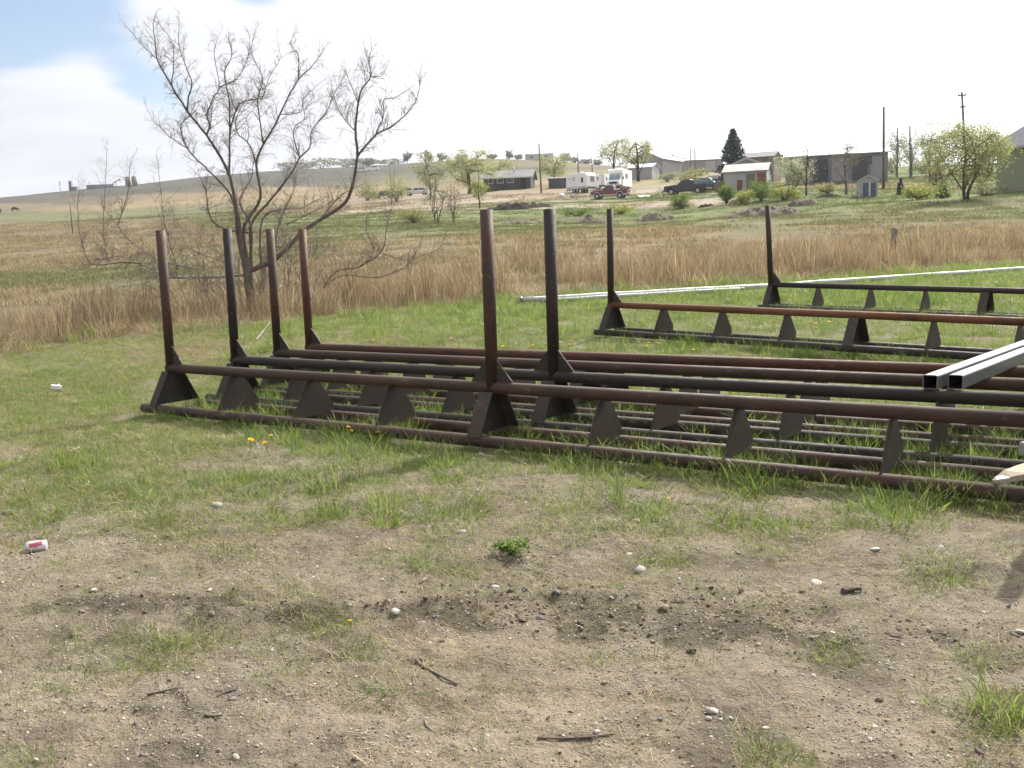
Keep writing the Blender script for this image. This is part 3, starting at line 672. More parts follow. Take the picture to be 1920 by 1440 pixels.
def near_grass():
    P, S, I = [], [], []
    def put(x, y, s, i): P.append(pts(x, y)); S.append(s); I.append(i)
    # yard and meadow up to the tall grass
    for d0, d1, dens in ((2.6, 9, 230), (9, 15, 240), (15, 34, 105)):
        n = int(area(d0, d1) * dens); x, y = sample(n, d0, d1)
        px, py, _ = proj(x, y, gh(x, y)); g = green_at(x, y, px, py); dr = dry_at(x, y, px, py)
        fe = front_edge(px); keep = (rng.random(n) < g * .95) & (py > fe - 4)
        x, y, px, py, g, dr = [q[keep] for q in (x, y, px, py, g, dr)]; n = len(x)
        u = rng.random(n); v = rng.random(n)
        lush = (v < np.clip(gsum(px, py, LUSH), 0, 1) * .55 + .05 * ((g > .8) & (px > 420)))
        i = np.where(u < dr * .55, rng.integers(4, 8, n), rng.integers(0, 4, n))
        i = np.where((u > 1 - .22 - .2 * dr), rng.integers(11, 14, n), i)
        i = np.where(g > .62, np.where((v > .88 - .18 * ((g > .9) & (px > 420))) & (u > dr * .5), rng.integers(8, 11, n), i), i)
        i = np.where((rng.random(n) < np.clip(gsum(px, py, CLUMPS), 0, 1) * .45) & (py > 880), rng.integers(8, 11, n), i)
        i = np.where(lush, rng.integers(14, 17, n), i)
        s = (.65 + .6 * rng.random(n)) * (.62 + .45 * np.clip(g, 0, 1)) * (1.0 + .55 * sstep(13, 26, y))
        put(x, y, s, i)
    # loose dead straw over the bare ground
    n = int(area(2.6, 12) * 110); x, y = sample(n, 2.6, 12); px, py, _ = proj(x, y, gh(x, y))
    k = rng.random(n) < (.14 + .75 * sstep(.40, .62, fbm(x * 1.7, y * 1.7, 77, 3))); x, y = x[k], y[k]; n = len(x)
    put(x, y, .35 + .6 * rng.random(n), rng.integers(11, 14, n))
    # ragged clumps of the yard
    for a, b_, sx, sy, amp in CLUMPS:
        n = int(.036 * sx * sy * amp) + 5; qx, qy = a + rng.normal(0, .85, n) * sx, b_ + rng.normal(0, .8, n) * sy
        D_ = np.stack([_f + _R * (u_ - CX) / FPX - _U * (v_ - CY) / FPX for u_, v_ in zip(qx, qy)]); t_ = -EYE / D_[:, 2]; x, y = D_[:, 0] * t_, D_[:, 1] * t_
        k = fbm(x * 6, y * 6, 87, 2) > .40; x, y = x[k], y[k]; n = len(x); u = rng.random(n)
        put(x, y, (.45 + .6 * rng.random(n)) * (.70 + .30 * min(amp, 1.1)), np.where(u < .34, rng.integers(8, 11, n), np.where(u < .58, rng.integers(0, 4, n), np.where(u < .78, rng.integers(4, 8, n), rng.integers(11, 14, n)))))
    # long tufts sheltered along and between the rack pipes
    for r in RACKS:
        th = r['th']; L = 8 * r['s']; n = 620
        t = rng.random(n) * (L + .6) - .3; off = rng.normal(0, .12, n) + np.where(rng.random(n) < .5, -.30, .22)
        x = r['o'][0] + t * math.cos(th) + off * math.sin(th); y = r['o'][1] - t * math.sin(th) + off * math.cos(th)
        px, py, _ = proj(x, y, gh(x, y)); k = rng.random(n) < sstep(.42, .62, fbm(x * 2.2, y * 2.2, 83, 2)) * .75 + .05
        x, y = x[k], y[k]; n = len(x)
        put(x, y, .6 + .5 * rng.random(n), np.where(rng.random(n) < .6, rng.integers(14, 17, n), rng.integers(8, 11, n)))
    P = np.vstack(P); S = np.concatenate(S); I = np.concatenate(I)
    tag(scatter('grass', P, rots(len(P)), S, I, Ls), 'short green grass and dead straw growing in the dirt yard and meadow', 'grass')
near_grass()

Lt = sub_lib('tall_grass_library')
for i in range(5): tuft(Lt, 'stand_%02d' % i, 22, (.32, 1.02), .24, .0115, (.05, .55), 4, M['g_tall'], (-.15, 1.1), seed=60 + i, curl=2.2)
for i in range(3): tuft(Lt, 'stand_%02d' % (5 + i), 26, (.15, .48), .30, .010, (.5, 1.4), 3, M['g_tall'], (.3, 1.15), seed=70 + i, curl=1.6)
for i in range(2): tuft(Lt, 'stand_%02d' % (8 + i), 30, (.12, .30), .22, .010, (.2, .8), 3, M['g_green'], (.1, .7), seed=80 + i)
def tall_grass():
    P, S, I = [], [], []
    n = 44000; x, y = sample(n, 14, 52, -260, 2180); px, py, _ = proj(x, y, gh(x, y)); fe = front_edge(px)
    edge = 10 * (fbm(x * .5, y * .5, 91, 3) - .5) + 3 * (rng.random(n) - .5)
    # depth behind the front edge, in metres
    dfe = np.array([at(p, e).y for p, e in zip(range(-260, 2200, 60), front_edge(np.arange(-260, 2200, 60)))])
    dep = y - np.interp(px, np.arange(-260, 2200, 60), dfe) + edge * .16
    thick = np.interp(px, [-200, 0, 500, 1000, 1500, 1950], [7.5, 7, 9, 12, 14, 15])
    patch = sstep(.32, .60, .6 * fbm(x * .22, y * .22, 93, 3) + .4 * fbm(x * .8, y * .8, 95, 3))
    dens = sstep(-.5, 1.2, dep) * sstep(1.05, .25, dep / thick) * (np.interp(px, [0, 350, 700], [.55, .32, .18]) + np.interp(px, [0, 350, 700], [.45, .68, .82]) * patch)
    k = rng.random(n) < dens * .85; x, y, px, py, dep, patch, thick = [q[k] for q in (x, y, px, py, dep, patch, thick)]; n = len(x)
    u = rng.random(n); i = rng.integers(0, 5, n)
    i = np.where(u < .18 + .5 * sstep(1.6, .2, dep), rng.integers(5, 8, n), i); i = np.where((u > .88) | ((dep < 1.0) & (u > .55)), rng.integers(8, 10, n), i)
    s = (.40 + .80 * rng.random(n) ** 1.4) * (.55 + .6 * patch) * (1 - .35 * np.clip(dep / thick, 0, 1)) * np.interp(px, [0, 400, 900, 2000], [1.25, 1.0, 1.0, 1.12])
    P.append(pts(x, y)); S.append(s); I.append(i)
    P = np.vstack(P); S = np.concatenate(S); I = np.concatenate(I)
    tag(scatter('tall_grass', P, rots(len(P), .10), S, I, Lt), 'belt of tall dry russet grass along the edge of the yard', 'grass')
tall_grass()

M['g_field'] = leafmat('field_grass', [(0.0, (.075, .088, .034)), (0.4, (.115, .122, .050)), (0.75, (.175, .165, .078)), (1.0, (.26, .22, .12))], .4, .6, .45, .2)
Lf = sub_lib('field_grass_library')
for i in range(3): tuft(Lf, 'field_%02d' % i, 26, (.06, .17), .55, .030, (.2, 1.0), 2, M['g_field'], (.35, 1.0), seed=90 + i)
for i in range(3): tuft(Lf, 'field_%02d' % (3 + i), 26, (.05, .15), .55, .030, (.2, 1.0), 2, M['g_field'], (.0, .7), seed=95 + i)
for i in range(2): tuft(Lf, 'field_%02d' % (6 + i), 24, (.10, .32), .60, .026, (.3, 1.2), 2, M['g_tall'], (.2, .9), seed=98 + i)
def field_grass():
    n = 42000; x, y = sample(n, 27, 150, -160, 2080, 1.25); px, py, _ = proj(x, y, gh(x, y))
    c = far_cover(px, py, x, y); gr = c[:, 1] / (c[:, 0] + 1e-6)
    nz = fbm(x * .3, y * .3, 101, 3); k = (rng.random(n) < sstep(.34, .6, nz) * .9 + .05) & (py < front_edge(px) - 4) & ~((c[:, 0] > .30) & (c[:, 2] > .17))
    x, y, gr = x[k], y[k], gr[k]; n = len(x); u = rng.random(n)
    i = np.where(gr > 1.08, rng.integers(3, 6, n), np.where(gr > .88, np.where(u < .6, rng.integers(0, 3, n), rng.integers(3, 6, n)), np.where(u < .5, rng.integers(6, 8, n), rng.integers(0, 3, n))))
    s = (.6 + .7 * rng.random(n)) * (.8 + .004 * y)
    tag(scatter('field_grass', pts(x, y), rots(n, .05), s, i, Lf), 'patchy olive and straw coloured pasture grass on the rising field', 'grass')
field_grass()

# gravel and crumbs of soil
def lump_mesh(name, seed, mat, sub=1, flat=.6, rough=.25):
    g = np.random.default_rng(seed); bm = bmesh.new(); bmesh.ops.create_icosphere(bm, subdivisions=sub, radius=.5)
    sx, sy = .8 + .4 * g.random(), .7 + .3 * g.random()
    for v in bm.verts:
        k = 1 + rough * (g.random() - .5) * 2; v.co = Vector((v.co.x * sx * k, v.co.y * sy * k, v.co.z * flat * k))
    me = bpy.data.meshes.new(name); bm.to_mesh(me); bm.free(); me.materials.append(mat); return me
def stonemat(name, cols):
    t = NT(name); r = t.n('ShaderNodeObjectInfo').outputs['Random']; p = t.pos()
    c = t.ramp(r, [(i / (len(cols) - 1), q) for i, q in enumerate(cols)])
    f = t.rng(t.noise(p, 60, 4, .7), .3, .7, .65, 1.2); v = t.n('ShaderNodeCombineColor')
    for i in range(3): t.l(f, v.inputs[i])
    return t.bsdf(t.mix(1.0, c, v.outputs[0], 'MULTIPLY'), .85, 0, .25, bump=t.noise(p, 120, 3), bstr=.4, bdist=.004)
M['pebble'] = stonemat('pebbles', [(.11, .10, .095), (.22, .19, .165), (.33, .285, .24), (.42, .37, .315), (.56, .52, .47)])
M['clod'] = stonemat('soil_clods', [(.085, .068, .052), (.13, .10, .076), (.18, .142, .104), (.24, .19, .138)])
M['stone_g'] = stonemat('grey_stone', [(.30, .29, .26), (.36, .34, .30)])
M['stone_w'] = stonemat('pale_stone', [(.34, .32, .285), (.44, .41, .37)])
M['stone_d'] = stonemat('dark_stone', [(.13, .125, .125), (.18, .17, .165)])
M['stone_r'] = stonemat('pinkish_stone', [(.34, .25, .20), (.36, .27, .22)])
Lg = sub_lib('gravel_library')
for i in range(4): Lg.objects.link(bpy.data.objects.new('pebble_%02d' % i, lump_mesh('pebble', 200 + i, M['pebble'], 1, .55, .18)))
for i in range(4): Lg.objects.link(bpy.data.objects.new('pebble_%02d' % (4 + i), lump_mesh('clod', 210 + i, M['clod'], 1, .6, .35)))
def gravel():
    n = int(area(2.6, 11) * 2300); x, y = sample(n, 2.6, 11, k=1.5); px, py, _ = proj(x, y, gh(x, y))
    band = gsum(px, py, [(1200, 1150, 420, 42, 1.), (250, 1130, 260, 24, .6), (1600, 1195, 320, 20, .9), (950, 1120, 200, 34, .7)])
    k = rng.random(n) < (.20 + .5 * sstep(.45, .66, fbm(x * 2.4, y * 2.4, 111, 3)) + .4 * band)
    x, y, band = x[k], y[k], band[k]; n = len(x)
    i = np.where(rng.random(n) < .25 + .30 * band, rng.integers(4, 8, n), rng.integers(0, 4, n))
    s = .004 + .010 * rng.random(n) ** 2.2 + .024 * (rng.random(n) < .03) * rng.random(n) ** 2 + .030 * (i > 3) * (band > .25) * rng.random(n) ** 7
    tag(scatter('gravel', pts(x, y, .001), rots(n, .5), s, i, Lg), 'fine gravel and crumbs of soil strewn over the bare dirt', 'gravel')
gravel()

# ------------------------------------------------------------------ pipe racks
PD, HR, WB, HP = .105, .484, .51, 2.025       # pipe diameter, height of the top rail, foot spacing, height of the posts
RACK_LABELS = [
    'nearest rusty pipe rack, its front base pipe lying along the bare dirt',
    'rusty pipe rack second from the camera, with a dark middle post',
    'rusty pipe rack third from the camera, its rail between two others and no middle post',
    'reddish pipe rack at the back of the close row of four, beside open grass',
    'orange rusted pipe rack standing alone in the green grass behind the row',
    'dark farthest pipe rack with a leaning post, just in front of the long white pipes',
]
def build_rack(k, R):
    m, pl, pd = M[R['mat']], M['plate'], M['plate_shaded']
    root = empty('pipe_rack', (R['o'][0], R['o'][1], R['z']), -R['th'], RACK_LABELS[k], 'pipe rack', 'rusty steel pipe racks')
    if R['tilt']: root.rotation_euler = (0, -R['tilt'] / R['s'], -R['th'])
    s, r = R['s'], PD / 2; L = 8 * s
    MB().pipe((-.02, 0, HR), (L + .15, 0, HR), r, .008, 24).build('rail', m, root, True)
    ext = (.17, .20, .12, .16, .10, .10)[k]
    for sy, e in ((-1, ext), (1, -.12 if k == 0 else ext * .6)):
        MB().pipe((-e, sy * WB / 2, r), (L + .25, sy * WB / 2, r), r, .008, 20).build('base_pipe', M['rust_b'] if k == 4 else m, root, True)
    g = random.Random(40 + k)
    for i in range(9):
        if i % 4 == 0:
            x0 = s * i + (.05 if i == 0 else 0); ln = .055 if i == 0 else .07; t = .010; zb, zt = .088, HR - .03; yb, yt = WB / 2 + .045, .085
            b = MB()
            b.slab([(x0 - ln + .012, -yb + .01, zb), (x0 - ln + .012, yb - .01, zb), (x0 - ln + .012, yt, zt), (x0 - ln + .012, -yt, zt)], t)
            bs = b.build('box_support', pd, root)
            for sy in (-1, 1):
                MB().slab([(x0 - ln, sy * yb, zb), (x0 + ln, sy * yb, zb), (x0 + ln, sy * (yt + .012), zt), (x0 - ln, sy * (yt + .012), zt)], t).build('flange', pl, bs)
        else:
            x0 = s * i + g.uniform(-.02, .02); zb, zt = .09, HR - .035; yb, yt = WB / 2 + .03, .082; t = .006
            prof = [(-yb, zb), (yb, zb), (yb - .012, zb + .09), (yt, zt), (-yt, zt)]
            MB().prism(prof, x0 - t, x0 + t, 'x').build('brace_plate', pl, root)
    for i in R['posts']:
        x0 = s * i + (0.02 if i == 0 else 0); lean = ((.0, .0), (.006, .0), (-.004, .0), (-.008, .0), (-.012, .0), (-.075, 0))[k] if i == 0 else (0, 0)
        rr = r * (1.06 if i else 1.0)
        MB().pipe((x0, 0, HR), (x0 + lean[0] * 1.5, lean[1], HP), rr, .008, 24).build('post', M['rust_b'] if k == 4 else m, root, True)
        for sx in ((1,) if i == 0 else (-1, 1)):
            MB().prism([(x0 + sx * (rr - .004), HR + r * .8), (x0 + sx * (rr + .17), HR + r * .85), (x0 + sx * (rr + .155), HR + r + .016), (x0 + sx * (rr - .004), HR + r + .20)], -.007, .007, 'y').build('gusset', pl, root)
    return root
for k, R in enumerate(RACKS): build_rack(k, R)

# two square steel tubes resting across the rails
def square_tube(loc, rz, L, label):
    root = empty('square_tube', loc, rz, label, 'steel tube', 'square steel tubes on the pipe racks')
    a, w, rr = .0535, .0065, .014
    def ring(h, r, n=4):
        q = []
        for cx_, cy_, a0 in ((h - r, h - r, 0), (-h + r, h - r, 90), (-h + r, -h + r, 180), (h - r, -h + r, 270)):
            for i in range(n): t = RAD(a0 + 90 * i / (n - 1)); q.append((cx_ + r * math.cos(t), cy_ + r * math.sin(t)))
        return q
    o_, i_ = ring(a, rr), ring(a - w, rr * .6); n = len(o_); b = MB()
    def pt(q, x): return (x, q[0], q[1] + a)
    vs = [pt(q, 0) for q in i_] + [pt(q, 0) for q in o_] + [pt(q, L) for q in o_] + [pt(q, L) for q in i_]
    fs = [(j * n + i, j * n + (i + 1) % n, (j + 1) * n + (i + 1) % n, (j + 1) * n + i) for j in range(3) for i in range(n)]
    b.add(vs, fs); b.build('outer_wall', M['galv'], root)
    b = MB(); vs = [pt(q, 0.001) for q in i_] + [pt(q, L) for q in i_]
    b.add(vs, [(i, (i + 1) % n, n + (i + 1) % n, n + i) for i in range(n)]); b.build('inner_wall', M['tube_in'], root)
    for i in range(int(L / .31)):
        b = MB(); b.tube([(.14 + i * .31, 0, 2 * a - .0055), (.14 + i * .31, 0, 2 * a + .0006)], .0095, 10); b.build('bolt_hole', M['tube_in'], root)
    return root
TA = RAD(90 - 39.5)
square_tube((3.092, 7.425, HR + PD / 2 + .012), TA, 5.6, 'left of two bright square steel tubes laid across the rusty rails')
square_tube((3.262, 7.385, HR + PD / 2 + .012), TA, 5.6, 'right of two bright square steel tubes laid across the rusty rails')

# split board end and a pale block by the right edge
def splinter():
    root = empty('broken_board', (3.03, 6.27, .10), RAD(18), 'pale splintered board end lying over the front base pipes', 'board')
    b = MB(); L = 1.3; pr = [(0, .018, .012), (.10, .032, .018), (.22, .055, .02), (.5, .075, .022), (L, .08, .022)]
    vs, fs = [], []
    for x, hy, hz_ in pr:
        zz_ = .015 + x * .11; vs += [(x, -hy, zz_ - hz_), (x, hy, zz_ - hz_ + .01), (x, hy * .9, zz_ + hz_ + .03 * (x > .05)), (x, -hy, zz_ + hz_)]
    for i in range(len(pr) - 1):
        q = i * 4
        for e in range(4): fs.append((q + e, q + (e + 1) % 4, q + 4 + (e + 1) % 4, q + 4 + e))
    fs += [(3, 2, 1, 0), tuple(range(len(vs) - 4, len(vs)))]
    b.add(vs, fs).build('board', M['wood_pale'], root)
    b = MB().slab([(.0, -.02, .028), (.09, -.034, .034), (.10, .02, .05), (.02, .018, .034)], .012); b.build('splinter', M['trim'], root)
    o = MB(); o.box((0, 0, .055), (.16, .12, .11), .3, .15)
    q = o.build('pale_block', M['conc'], None, bevel=.02); q.location = at(1945, 888) + Vector((.02, .12, .09)); tag(q, 'rounded grey white block end beside the splintered board', 'block')
splinter()

# ------------------------------------------------------------------ long white pipes in the grass
def white_pipe(p0, p1, r, label):
    a, b = Vector(p0), Vector(p1); n = 14
    root = empty('white_pipe', a, 0, label, 'pipe', 'long white pipes in the grass')
    P = []
    for i in range(n + 1):
        q = a.lerp(b, i / n); q = on(q.x, q.y, r * .9 + .05); P.append(q - a)
    for i in range(1, n): P[i].z = P[i].z * .3 + (P[0].z * (1 - i / n) + P[n].z * i / n) * .7
    MB().tube(P, r, 14).build('pipe_body', M['white_pipe'], root, True)
    for q, d in ((P[0], P[1] - P[0]), (P[n], P[n - 1] - P[n])):
        d = d.normalized(); MB().tube([q + d * .02, q + d * .09], r * 1.14, 14).build('end_collar', M['galv'], root, True)
pA, pB, pC = at(972, 571), at(1452, 544), at(1925, 512)
white_pipe(pA, pB, .062, 'left length of thick white pipe lying in the grass behind the racks')
white_pipe(pB + Vector((.05, .02, 0)), pC + Vector((1.5, .8, 0)), .062, 'white pipe lying in the grass at the far right, along the tall dry grass')
d_ = (pB - pA).normalized(); nrm = Vector((d_.y, -d_.x, 0))
white_pipe(pA + nrm * .24 + d_ * .5, pA + nrm * .24 + d_ * 5.6, .045, 'short thinner white pipe lying alongside the left white pipe end')

# ------------------------------------------------------------------ the bare tree
def rng_unit(g): 
    v = Vector((g.gauss(0, 1), g.gauss(0, 1), g.gauss(0, 1))); return v.normalized()
def smooth_path(P, sub=4):
    out = []
    for i in range(len(P) - 1):
        p0, p1, p2, p3 = P[max(i - 1, 0)], P[i], P[i + 1], P[min(i + 2, len(P) - 1)]
        for k in range(sub):
            t = k / sub; out.append(0.5 * ((2 * p1) + (p2 - p0) * t + (2 * p0 - 5 * p1 + 4 * p2 - p3) * t * t + (3 * p1 - p0 - 3 * p2 + p3) * t ** 3))
    out.append(P[-1]); return out
def bare_tree():
    g = random.Random(5); D = 24.0
    base = far(463, D); root = empty('bare_tree', base, 0, 'sprawling bare tree in the tall dry grass behind the left posts', 'tree')
    def W(cx_, cy_, dep):   # crop coordinates of the study -> the point at that distance
        return ray(100 + cx_ / 2.4, cy_ / 2.4, dep) - base
    # (points, radius at the start, radius at the end, drift in depth, pale bark?)
    LIMBS = [
        ([(868, 1225), (846, 1120), (838, 1030), (825, 930), (790, 790), (740, 690), (690, 610), (600, 495), (530, 380), (470, 270), (458, 190), (448, 120)], .085, .010, -1.6, 0),
        ([(600, 495), (612, 430), (625, 370), (595, 300), (565, 200), (567, 105)], .032, .007, -.2, 0),
        ([(530, 380), (545, 260), (530, 180), (490, 130)], .020, .006, .5, 0),
        ([(470, 270), (400, 200), (350, 140)], .016, .005, -.5, 0),
        ([(690, 610), (705, 560), (690, 520), (720, 440), (745, 390), (725, 250), (740, 170)], .036, .007, 1.2, 0),
        ([(745, 390), (830, 350), (880, 250), (885, 170)], .020, .006, .7, 0),
        ([(872, 1225), (836, 1110), (822, 1000), (800, 880), (700, 770), (610, 680), (575, 590), (590, 540), (640, 500)], .055, .008, -1.0, 0),
        ([(600, 665), (520, 610), (450, 540)], .018, .006, -.6, 0),
        ([(790, 790), (795, 600), (790, 450), (770, 330), (800, 250), (790, 180)], .042, .007, 1.0, 0),
        ([(795, 600), (830, 480), (880, 450), (940, 440), (970, 350), (1020, 270), (1010, 190)], .030, .006, 1.6, 0),
        ([(882, 1222), (862, 1110), (860, 1010), (932, 890), (915, 740), (945, 650), (1000, 560), (1050, 450), (1100, 360), (1160, 300), (1205, 240)], .075, .010, .9, 0),
        ([(915, 740), (880, 650), (830, 600), (820, 540), (850, 470)], .030, .007, -.8, 0),
        ([(1100, 360), (1103, 250), (1068, 200), (1083, 150)], .022, .006, .3, 0),
        ([(945, 650), (930, 540), (920, 450), (940, 350), (890, 240), (905, 150)], .028, .006, -.9, 0),
        ([(892, 1222), (890, 1110), (895, 1000), (985, 890), (1075, 770), (1110, 710), (1155, 660), (1165, 590), (1230, 500), (1262, 430), (1300, 360)], .060, .008, 2.2, 0),
        ([(1110, 710), (1080, 620), (1090, 570), (1130, 530), (1120, 450), (1180, 390)], .026, .006, .7, 0),
        ([(1020, 515), (1100, 510), (1170, 460), (1230, 430)], .018, .005, .9, 0),
        ([(890, 1215), (1000, 1165), (1140, 1025), (1290, 930), (1345, 850), (1368, 705), (1360, 600), (1368, 480), (1390, 400), (1430, 345), (1420, 280), (1432, 215)], .092, .007, -1.3, 0),
        ([(1368, 705), (1450, 610), (1525, 570), (1600, 500), (1640, 430), (1652, 330)], .042, .006, .9, 0),
        ([(1450, 610), (1488, 520), (1485, 450), (1530, 440), (1600, 400)], .024, .005, -.7, 0),
        ([(1375, 470), (1335, 375), (1318, 330)], .020, .005, .5, 0),
        ([(1360, 590), (1300, 520), (1262, 430), (1250, 370)], .020, .005, .9, 0),
        ([(1430, 345), (1480, 340), (1500, 300)], .014, .005, .3, 0),
        ([(885, 1210), (890, 1020), (845, 930), (850, 870), (890, 800), (900, 720)], .060, .010, 1.0, 0),
        ([(935, 1195), (940, 985), (1050, 940), (1115, 935), (1180, 900)], .042, .008, 1.4, 0),
        ([(885, 1050), (750, 1022), (700, 960), (690, 870), (660, 800)], .036, .008, -1.4, 0),
        ([(1200, 990), (1300, 880), (1400, 830)], .022, .006, -.6, 0),
        ([(990, 1150), (1020, 1000), (1080, 860), (1100, 760)], .034, .007, .8, 0),
        ([(860, 1240), (740, 1245), (600, 1250), (520, 1245), (440, 1210), (370, 1180), (300, 1150), (230, 1165)], .050, .012, -1.6, 1),
        ([(640, 1210), (520, 1185), (440, 1150), (335, 1070), (290, 1010), (235, 950)], .032, .007, -1.2, 1),
        ([(290, 1010), (330, 880), (345, 760)], .018, .005, -.3, 0),
        ([(400, 1185), (300, 1180), (175, 1190), (130, 1100), (110, 960), (115, 860)], .024, .005, -.8, 0),
        ([(175, 1190), (110, 1215), (40, 1200)], .016, .005, -.5, 0),
        ([(620, 1255), (520, 1245), (430, 1265), (330, 1290), (205, 1325)], .026, .006, -2.0, 1),
        ([(250, 1180), (225, 1060), (232, 900), (240, 700)], .016, .005, .2, 0),
        ([(560, 1215), (520, 1080), (495, 960), (470, 740)], .022, .005, -.4, 0),
        ([(820, 1190), (640, 1130), (560, 1050), (540, 960)], .026, .006, .4, 1),
        ([(1215, 1295), (1275, 1220), (1380, 1200), (1440, 1130), (1410, 1040), (1410, 960)], .032, .006, -.4, 0),
        ([(1380, 1200), (1480, 1130), (1500, 1020), (1520, 940), (1535, 800)], .022, .005, -.9, 0),
        ([(1215, 1295), (1300, 1240), (1450, 1250), (1560, 1215), (1640, 1160), (1745, 1110), (1785, 960)], .026, .005, .4, 0),
        ([(1480, 1140), (1600, 1170), (1640, 1120), (1665, 1050)], .016, .005, .6, 0),
        ([(1000, 1110), (1150, 1112), (1240, 1110), (1305, 1125), (1360, 1150)], .024, .006, -.6, 1),
        ([(1050, 1010), (1210, 930), (1300, 880)], .022, .006, .7, 0),
    ]
    # trunk: a leaning main stem, thick and short, with a flared foot
    tr = [Vector((.02, 0, -.25)), Vector((-.02, 0, .1)), W(872, 1200, D), W(868, 1160, D)]
    MB().tube(smooth_path(tr, 3), [.15, .14, .13, .12, .115, .11, .10, .085, .06, .03], 10).build('trunk', M['bark'], root, True)
    tw = MB(); fine = MB()
    def twig(p, d, L, r, lev, droop):
        n = 4 if lev < 2 else 3; P = [p.copy()]; v = d.normalized()
        for i in range(n):
            v = (v + rng_unit(g) * .26 + Vector((0, 0, .10 if not droop else -.20))).normalized()
            P.append(P[-1] + v * L / n)
        (tw if lev < 2 else fine).tube(P, [r * (1 - .7 * i / n) for i in range(n + 1)], 4 if lev < 2 else 3, False)
        if lev >= 3: return
        m = {0: 5, 1: 4, 2: 3}[lev]
        for i in range(m):
            k = g.random() * (n - .6) + .5; j = min(int(k), n - 1); q = P[j].lerp(P[j + 1], k - j)
            dv = ((P[j + 1] - P[j]).normalized() + rng_unit(g) * .85); dv.y *= .8
            twig(q, dv, L * g.uniform(.32, .62), r * .55, lev + 1, droop or g.random() < .28)
    for pts_, r0, r1, dr, pale in LIMBS:
        d0 = D + (-.1 if len(pts_) < 9 else 0)
        # side limbs start at the depth their parent has there
        st = pts_[0]; best = None
        for q_, _, _, dr2, _ in LIMBS:
            if q_ is pts_: break
            for i, q in enumerate(q_):
                dd = math.hypot(q[0] - st[0], q[1] - st[1])
                if dd < 34 and (best is None or dd < best[0]): best = (dd, q_dep[id(q_)][i])
        start = best[1] if best else D
        n = len(pts_); deps = [start + dr * (i / (n - 1)) ** 1.2 for i in range(n)]
        if 'q_dep' not in locals(): q_dep = {}
        q_dep[id(pts_)] = deps
        P = [W(a + g.uniform(-2, 2), b + g.uniform(-2, 2), e) for (a, b), e in zip(pts_, deps)]
        S = smooth_path(P, 4)
        S = [p + (rng_unit(g) * .007 if 0 < i < len(S) - 1 else Vector()) for i, p in enumerate(S)]
        rad = [.70 * (r0 + (r1 - r0) * (i / (len(S) - 1)) ** .75) for i in range(len(S))]
        MB().tube(S, rad, 7).build('branch', M['bark_pale'] if pale else M['bark'], root, True)
        Ltot = sum((S[i + 1] - S[i]).length for i in range(len(S) - 1))
        cnt = int(Ltot * (19 if r0 < .05 else 14)); low = st[1] > 1100
        for _ in range(cnt):
            k = (1 - (1 - g.random()) ** 1.0) * (len(S) - 1.01)
            if r0 > .05 and k < len(S) * .22: continue
            j = int(k); q = S[j].lerp(S[j + 1], k - j); t = (S[j + 1] - S[j]).normalized()
            side = rng_unit(g); side = (side - t * side.dot(t)).normalized()
            d = t * g.uniform(.1, .9) + side * g.uniform(.5, 1.0) + Vector((0, 0, .35))
            twig(q, d, g.uniform(.20, .66) * (.8 if low else .55 if q.z > 5.2 else 1.0), min(rad[j] * .55, .0060), 1, g.random() < .28)
        twig(S[-1], S[-1] - S[-2], g.uniform(.25, .4), r1 * .9, 1, False)
    for i in range(46):      # suckers and brush about the foot
        a = g.random() * 6.283; r = g.uniform(.1, 1.5); p0 = Vector((math.cos(a) * r * 1.3, math.sin(a) * r * .7, 0)); L = g.uniform(.7, 2.3)
        twig(p0, Vector((p0.x * .5 + g.gauss(0, .3), g.gauss(0, .3), 1.2)), L, g.uniform(.007, .016), 0, False)
    tag(tw.build('twigs', M['bark_twig'], root), kind='stuff'); tag(fine.build('fine_twigs', M['bark_twig'], root), kind='stuff')
bare_tree()

